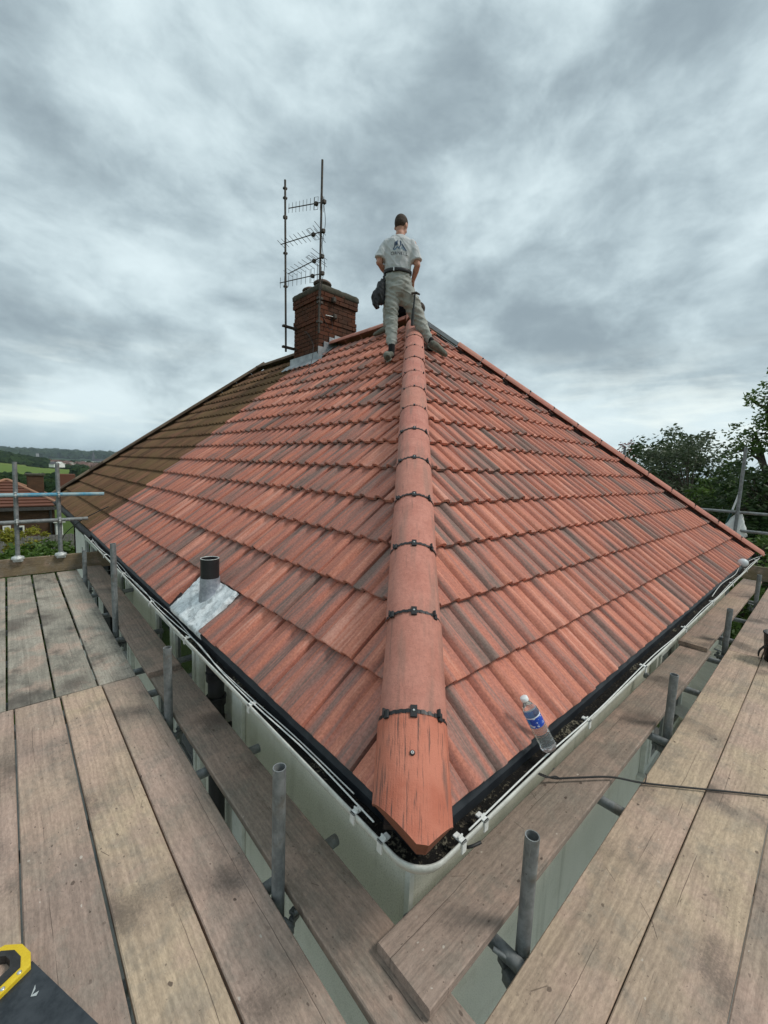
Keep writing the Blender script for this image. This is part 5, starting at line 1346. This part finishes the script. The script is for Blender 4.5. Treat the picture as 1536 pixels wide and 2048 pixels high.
def hand(mb, wrist, dirv, palmn, curl=.7, sgn=1):
    "palm with four fingers and a thumb leaving its side"
    w = Vector(wrist); d = Vector(dirv).normalized(); nrm = Vector(palmn); nrm = (nrm - d * nrm.dot(d)).normalized(); side = d.cross(nrm) * sgn
    loft(mb, [(w, .024, .018), (w + d * .03, .034, .017), (w + d * .075, .041, .015), (w + d * .095, .038, .012)], side, 12)
    for i, (o, L) in enumerate(((-.030, .072), (-.010, .082), (.010, .078), (.029, .062))):
        b = w + d * .088 + side * o; p1 = b + (d * math.cos(curl * .5) + nrm * math.sin(curl * .5)) * L * .45; p2 = p1 + (d * math.cos(curl * 1.5) + nrm * math.sin(curl * 1.5)) * L * .32; p3 = p2 + (d * math.cos(curl * 2.3) + nrm * math.sin(curl * 2.3)) * L * .25
        limb(mb, [b - d * .02, p1, p2, p3], [.0095, .009, .0082, .007], 8)
    b = w + d * .03 - side * .028; p1 = b + (d * .6 - side * .7 + nrm * .25).normalized() * .038; p2 = p1 + (d * .8 - side * .1 + nrm * .5).normalized() * .032
    limb(mb, [b + side * .01, p1, p2], [.012, .0105, .0085], 8)
def head(mb, c, fwd, up, s=1.0):
    "skull, jaw, nose, brow, ears, mouth; returns nothing, all volumes overlap for one surface"
    f = Vector(fwd).normalized(); u = Vector(up); u = (u - f * u.dot(f)).normalized(); r = f.cross(u)
    B = Matrix(((r.x, f.x, u.x, c.x), (r.y, f.y, u.y, c.y), (r.z, f.z, u.z, c.z), (0, 0, 0, 1)))
    mb.ball((0, -.008, .03), (.074 * s, .092 * s, .082 * s), 18, 14, M=B); mb.ball((0, .018, -.035), (.058 * s, .068 * s, .078 * s), 16, 12, M=B)
    mb.ball((0, .045, -.085), (.034, .036, .028), 12, 8, M=B); mb.ball((0, .092, -.022), (.012, .020, .020), 10, 8, M=B); mb.ball((0, .080, .015), (.045, .014, .012), 10, 8, M=B)
    mb.ball((0, .082, -.058), (.022, .010, .007), 10, 6, M=B); mb.ball((0, .080, -.068), (.020, .010, .007), 10, 6, M=B)
    for sg in (-1, 1):
        mb.ball((sg * .077, -.005, -.012), (.009, .020, .032), 10, 8, M=B); mb.ball((sg * .040, .062, -.025), (.022, .020, .020), 10, 8, M=B)
    return B
# ---- standing roofer astride the hip, seen from behind
LF = ST(-.305, 4.19, 0); LF.z = LF.x * TP + .028; RF = ST(.225, 4.40, 0); RF.z = RF.y * TP + .030
man = thing('person', ST(-.05, 4.3, 2.45), 'roofer standing astride the hip in grey T-shirt and grey joggers, back turned', 'person')
P_ = dict(pel=ST(-.265, 4.30, 3.36), wai=ST(-.27, 4.285, 3.50), che=ST(-.265, 4.285, 3.70), nek=ST(-.262, 4.315, 3.922), hd=ST(-.252, 4.345, 4.055),
          ls=ST(-.425, 4.29, 3.815), rs=ST(-.10, 4.29, 3.815), le=ST(-.505, 4.255, 3.585), re=ST(-.030, 4.26, 3.565), lw=ST(-.375, 4.445, 3.50), rw=ST(-.075, 4.42, 3.455),
          lh=ST(-.345, 4.30, 3.33), rh=ST(-.175, 4.31, 3.31), lk=ST(-.325, 4.285, 2.88), rk=ST(.065, 4.44, 2.91), la=ST(-.303, 4.165, 2.515), ra=ST(.185, 4.375, 2.655))
mb = MB()
hfw = (TSC * .9 + SSC * .38 + Vector((0, 0, -.38))).normalized(); HB = head(mb, P_['hd'], hfw, (0, 0, 1), 1.08)
limb(mb, [P_['nek'] - Vector((0, 0, .06)), P_['nek'] + Vector((0, 0, .02)), P_['hd'] + Vector((0, 0, -.05))], [.062, .055, .052])
loft(mb, [(P_['pel'] - Vector((0, 0, .10)), .13, .09), (P_['pel'], .15, .10), (P_['wai'], .135, .09), (P_['che'], .155, .10), (P_['che'] + Vector((0, 0, .10)), .15, .085), (P_['nek'] - Vector((0, 0, .03)), .07, .06)], SSC)
for a, b, c in (('ls', 'le', 'lw'), ('rs', 're', 'rw')):
    limb(mb, [P_[a], P_[a].lerp(P_[b], .5), P_[b], P_[b].lerp(P_[c], .35), P_[c]], [.050, .047, .038, .040, .026])
for a, b, c in (('lh', 'lk', 'la'), ('rh', 'rk', 'ra')):
    limb(mb, [P_[a], P_[a].lerp(P_[b], .4), P_[b], P_[b].lerp(P_[c], .35), P_[c]], [.085, .078, .052, .05, .034])
hand(mb, P_['lw'], (SSC * .6 + TSC * .7 + Vector((0, 0, -.2))), (0, 0, -1), .6)
hand(mb, P_['rw'], (SSC * -.1 + TSC * .5 + Vector((0, 0, -.8))), -TSC - SSC, .9, -1)
body = remeshed(mb, 'body', M_SKIN, man, .0085, 3)
# hair: cap over skull, shaved lower at the nape
mb = MB(); mb.ball((0, -.014, .042), (.0815, .100, .0875), 20, 16, M=HB); mb.ball((0, -.030, .012), (.0755, .079, .066), 18, 14, M=HB)
remeshed(mb, 'hair', M_HAIR, man, .008, 3)
mb = MB()
for sg in (-1, 1): mb.ball((sg * .030, .078, .0), (.012, .009, .008), 10, 8, M=HB)
mb.build('eyes', material('eye_white', color=(.7, .68, .65), rough=.3), man)
# T-shirt
mb = MB(); V3 = lambda z: Vector((0, 0, z))
loft(mb, [(P_['wai'] + V3(-.035), .158, .108), (P_['wai'] + V3(.03), .166, .116), (P_['wai'] + V3(.10), .168, .118), (P_['che'] + V3(.0), .182, .118), (P_['che'] + V3(.075), .186, .112), (P_['che'] + V3(.13), .178, .092), (P_['nek'] + V3(-.035), .125, .074), (P_['nek'] + V3(.004), .072, .064)], SSC, 20)
for a, b in (('ls', 'le'), ('rs', 're')):
    A0, B0 = P_[a], P_[b]; mb.tube([A0.lerp(P_['che'] + V3(.09), .45), A0.lerp(P_['che'] + V3(.1), .15), A0.lerp(B0, .25), A0.lerp(B0, .5), A0.lerp(B0, .82)], [.072, .070, .066, .068, .074], 16)
shirt = remeshed(mb, 'tshirt', M_SHIRT, man, .010, 4, fold(6, 9, .0050, 2.0))
# joggers
mb = MB()
loft(mb, [(P_['wai'] + V3(-.02), .160, .110), (P_['pel'] + V3(.02), .178, .125), (P_['pel'] + V3(-.08), .182, .128), (P_['pel'] + V3(-.13), .150, .115), (P_['pel'] + V3(-.17), .085, .09)], SSC, 20)
limb(mb, [P_['lh'] + V3(-.02), P_['lh'].lerp(P_['lk'], .35), P_['lk'].lerp(P_['lh'], .15), P_['lk'].lerp(P_['la'], .35), P_['lk'].lerp(P_['la'], .70), P_['la'] + V3(.08)], [.100, .102, .083, .072, .060, .048], 16)
limb(mb, [P_['rh'] + V3(-.02), P_['rh'].lerp(P_['rk'], .35), P_['rk'].lerp(P_['rh'], .15), P_['rk'].lerp(P_['ra'], .35), P_['rk'].lerp(P_['ra'], .62), P_['rk'].lerp(P_['ra'], .78)], [.105, .108, .088, .075, .060, .050], 16)
limb(mb, [P_['lh'].lerp(P_['rh'], .5) + V3(-.09), P_['lh'].lerp(P_['rk'], .40) + V3(.02)], [.075, .07], 14)
remeshed(mb, 'joggers', M_TROUS, man, .010, 4, fold(14, 3, .0095, 5.0))
# belt
bm_ = MB(); loft(bm_, [(P_['wai'] + V3(-.045), .172, .122), (P_['wai'] + V3(-.04), .176, .126), (P_['wai'] + V3(-.008), .176, .126), (P_['wai'] + V3(-.003), .172, .122)], SSC, 28); belt = bm_.build('belt', M_BELT, man)
MB().cbox((-.006, -.003, -.021), (.006, .004, .021), .001, Matrix.Translation(P_['wai'] + V3(-.024) - TSC * .121 - SSC * .045) @ Matrix.Rotation(-math.pi / 4, 4, 'Z')).build('belt_loop', M_SCREW, belt)
# shoes: heel at the ankle, toe direction along the tiles
def shoe(ank, heel, toe, up, parent):
    heel, toe, up = Vector(heel), Vector(toe), Vector(up).normalized(); d = (toe - heel).normalized(); s = d.cross(up).normalized(); mb = MB(); L = (toe - heel).length
    loft(mb, [(heel + up * .045, .034, .044), (heel + d * .03 + up * .055, .046, .056), (heel + d * L * .35 + up * .052, .048, .054), (heel + d * L * .65 + up * .040, .052, .042), (heel + d * L * .88 + up * .032, .048, .032), (toe + up * .026, .026, .020)], s, 14)
    limb(mb, [heel + d * .06 + up * .05, ank + (heel - ank) * .35], [.045, .040])
    o = remeshed(mb, 'shoe', M_SHOE, parent, .008, 3)
    sb = MB(); loft(sb, [(heel - d * .004 + up * .008, .026, .008), (heel + d * .03 + up * .008, .040, .010), (heel + d * L * .5 + up * .007, .041, .009), (heel + d * L * .8 + up * .007, .046, .009), (toe + d * .006 + up * .009, .024, .008)], s, 12)
    sb.build('sole', material('shoe_sole', color=(.20, .20, .17), rough=.9), o)
    sk = MB(); limb(sk, [ank + V3(-.05), ank + V3(.06)], [.040, .042]); sk.build('sock', M_SOCK, parent)
def onL(s, t, o=.03): p = ST(s, t, 0); p.z = p.x * TP; return p + Vector((-SP, 0, CP)) * o
def onR(s, t, o=.03): p = ST(s, t, 0); p.z = p.y * TP; return p + Vector((0, -SP, CP)) * o
shoe(P_['la'], onL(-.305, 4.10), onL(-.335, 4.36), (-SP, 0, CP), man)
shoe(P_['ra'], onR(.135, 4.32), onR(.375, 4.43), (0, -SP, CP), man)
# print on the back of the T-shirt: three peaks and the word, laid onto the cloth
def project_back(pts_faces, mat, name, cs, cz, parent, push=.0025):
    V, F = pts_faces; me = shirt.data; off = wloc(shirt)
    bvh = BVHTree.FromPolygons([v.co + off for v in me.vertices], [list(p.vertices) for p in me.polygons])
    out = []
    for x, z in V:
        o = ST(cs + x, 3.6, cz + z); h = bvh.ray_cast(o, TSC)
        q_ = h[0] if h[0] is not None else ST(cs + x, 4.18, cz + z)
        out.append(q_ - TSC * push)
    mb = MB(); mb.add(out, F, False); return mb.build(name, mat, parent)
def subdiv_poly(poly, nx=1):
    bm = bmesh.new(); f = bm.faces.new([bm.verts.new((x, z, 0)) for x, z in poly]); bmesh.ops.triangulate(bm, faces=[f]); bmesh.ops.subdivide_edges(bm, edges=bm.edges[:], cuts=2, use_grid_fill=True); bm.verts.index_update()
    r = ([(v.co.x, v.co.y) for v in bm.verts], [[v.index for v in f.verts] for f in bm.faces]); bm.free(); return r
M_PRINT = material('blue_grey_print', color=(.045, .075, .13), rough=.8); M_PRINT2 = material('pale_blue_print', color=(.16, .24, .33), rough=.8); M_PRINTD = material('dark_print', color=(.018, .022, .035), rough=.8)
cs0, cz0 = -.262, 3.71
for poly, m_ in (([(-.075, -.005), (-.058, .03), (-.058, .075), (-.045, .085), (-.045, .035), (-.066, -.012)], M_PRINT), ([(-.042, .030), (-.042, .082), (-.018, .108), (-.018, .035), (-.030, .045)], M_PRINT), ([(-.010, .0), (.010, .035), (.010, .105), (.024, .088), (.024, .045), (.000, -.008)], M_PRINT),
                 ([(.026, .046), (.038, .060), (.098, -.020), (.082, -.022)], M_PRINT), ([(-.068, -.014), (-.018, .030), (.014, -.006), (.006, -.014), (-.018, .012), (-.054, -.020)], M_PRINT2), ([(.018, .000), (.036, .026), (.072, -.014), (.060, -.018), (.036, .008), (.026, -.008)], M_PRINT2)):
    project_back(subdiv_poly(poly), m_, 'shirt_logo', cs0, cz0, shirt)
fc = bpy.data.curves.new('word', 'FONT'); fc.body = 'ORNELL'; fc.size = .052; fc.align_x = 'CENTER'; fc.space_character = 1.12; fo = bpy.data.objects.new('word', fc); COL.objects.link(fo)
bpy.context.view_layer.update(); wm = bpy.data.meshes.new_from_object(fo.evaluated_get(bpy.context.evaluated_depsgraph_get())); bpy.data.objects.remove(fo)
project_back(([(v.co.x + .004, v.co.y - .070) for v in wm.vertices], [list(p.vertices) for p in wm.polygons]), M_PRINTD, 'shirt_lettering', cs0, cz0, shirt)
# tool pouch hanging at his left hip and hammer at his right
pch = thing('tool_pouch', ST(-.475, 4.27, 3.10), 'bulging black tool pouch hanging from the roofer belt', 'tool pouch')
mb = MB()
limb(mb, [ST(-.415, 4.26, 3.47), ST(-.43, 4.25, 3.36)], [.022, .035], 10)
loft(mb, [(ST(-.44, 4.25, 3.37), .035, .05), (ST(-.465, 4.24, 3.30), .062, .07), (ST(-.475, 4.24, 3.19), .068, .075), (ST(-.465, 4.25, 3.09), .045, .05)], SSC, 14)
loft(mb, [(ST(-.515, 4.22, 3.235), .035, .04), (ST(-.535, 4.21, 3.17), .050, .05), (ST(-.525, 4.215, 3.09), .042, .045), (ST(-.50, 4.22, 3.03), .026, .03)], SSC, 12)
remeshed(mb, 'pouch', M_BELT, pch, .009, 2, fold(14, 14, .006, 3.0))
hm_ = thing('hammer', ST(-.03, 4.20, 2.85), 'dark hammer hanging head up at the right hip of the standing roofer', 'hammer')
MB().tube([ST(-.045, 4.19, 3.20), ST(-.055, 4.19, 3.02)], .010, 10).build('shaft', M_BELT, hm_); MB().tube([ST(-.055, 4.19, 3.03), ST(-.062, 4.185, 2.83)], [.017, .021], 12).build('grip', M_RUB, hm_)
MB().tube([ST(-.09, 4.19, 3.205), ST(-.03, 4.19, 3.215), ST(.015, 4.19, 3.195)], [.014, .016, .010], 10).build('hammer_head', M_RUST, hm_)
# ---- second roofer crouching beyond the peak on the ridge
man2 = thing('person', (3.6, 4.3, RZ), 'second roofer in dark top crouching on the ridge behind the standing one', 'person')
hp, ch, sh, hd2 = ST(-.30, 5.60, 3.50), ST(-.14, 5.47, 3.56), ST(-.05, 5.44, 3.55), ST(.03, 5.46, 3.47)
kn, ft = ST(-.445, 5.44, 3.58), ST(-.45, 5.46, 3.19); kn2, ft2 = ST(-.10, 5.66, 3.42), ST(-.20, 5.72, 3.30)
mb = MB(); HB2 = head(mb, hd2, (SSC * .7 + Vector((0, 0, -.6))), (0, 0, 1), .95); limb(mb, [sh, sh.lerp(hd2, .75)], [.06, .052])
side2 = (TSC * .9 + Vector((0, 0, -.1))).normalized()
loft(mb, [(hp, .13, .10), (hp.lerp(ch, .5), .13, .10), (ch, .15, .10), (sh, .12, .08)], side2)
for a in ((hp, kn, ft), (hp + side2 * .10, kn2, ft2)): limb(mb, [a[0], a[0].lerp(a[1], .5), a[1], a[1].lerp(a[2], .5), a[2]], [.075, .07, .052, .048, .034])
e1, w1 = ST(-.06, 5.30, 3.45), ST(.01, 5.27, 3.36); e2, w2 = ST(.02, 5.58, 3.45), ST(.06, 5.45, 3.36)
for s_, e_, w_ in ((sh - side2 * .15, e1, w1), (sh + side2 * .15, e2, w2)):
    limb(mb, [s_, e_, w_], [.048, .036, .026]); hand(mb, w_, SSC * .3 + Vector((0, 0, -.5)), SSC, .6)
remeshed(mb, 'body', M_SKIN, man2, .010, 3)
mb = MB(); mb.ball((0, -.014, .040), (.078, .094, .080), 18, 14, M=HB2); mb.build('hair', M_HAIR, man2)
mb = MB(); loft(mb, [(hp.lerp(ch, .05), .13, .11), (hp.lerp(ch, .5), .145, .115), (ch, .165, .115), (sh, .14, .10), (sh.lerp(hd2, .3), .07, .065)], side2, 16)
for s_, e_, w_ in ((sh - side2 * .15, e1, w1), (sh + side2 * .15, e2, w2)): limb(mb, [s_, s_.lerp(e_, .6), e_, e_.lerp(w_, .7)], [.075, .062, .052, .040])
remeshed(mb, 'jacket', M_NAVY, man2, .012, 3, fold(14, 8, .006, 4.0))
mb = MB()
for a in ((hp, kn, ft), (hp + side2 * .10, kn2, ft2)): limb(mb, [a[0], a[0].lerp(a[1], .5), a[1], a[1].lerp(a[2], .5), a[1].lerp(a[2], .85)], [.10, .085, .068, .060, .050])
remeshed(mb, 'trousers', M_TROUS, man2, .012, 3, fold(14, 8, .006, 6.0))
for a, tdir in ((ft, SSC * -.9 + TSC * .1 + Vector((0, 0, -.45))), (ft2, TSC * .9 + Vector((0, 0, -.1)))):
    mb = MB(); d = tdir.normalized(); s = d.cross(Vector((0, 0, 1))).normalized(); loft(mb, [(a - d * .06, .035, .04), (a, .042, .045), (a + d * .10, .046, .04), (a + d * .19, .036, .028), (a + d * .22, .016, .014)], s, 12); mb.build('shoe', M_SHOE, man2)

# ================================================================== AIR
me = bpy.data.meshes.new('haze'); hb = MB().box((-10500, -10500, -95), (10500, 10500, 80))
me.from_pydata([tuple(v) for v in hb.v], [], hb.f); hz = bpy.data.objects.new('haze', me); COL.objects.link(hz); tag(hz, 'thin pale air over the valley', 'haze', kind='stuff')
hm2 = bpy.data.materials.new('haze'); hm2.use_nodes = True; hm2.node_tree.nodes.clear()
ho_ = hm2.node_tree.nodes.new('ShaderNodeOutputMaterial'); pv = hm2.node_tree.nodes.new('ShaderNodeVolumePrincipled')
pv.inputs['Color'].default_value = (.62, .72, .80, 1); pv.inputs['Density'].default_value = .00008; pv.inputs['Anisotropy'].default_value = .2
hm2.node_tree.links.new(pv.outputs[0], ho_.inputs['Volume']); me.materials.append(hm2)
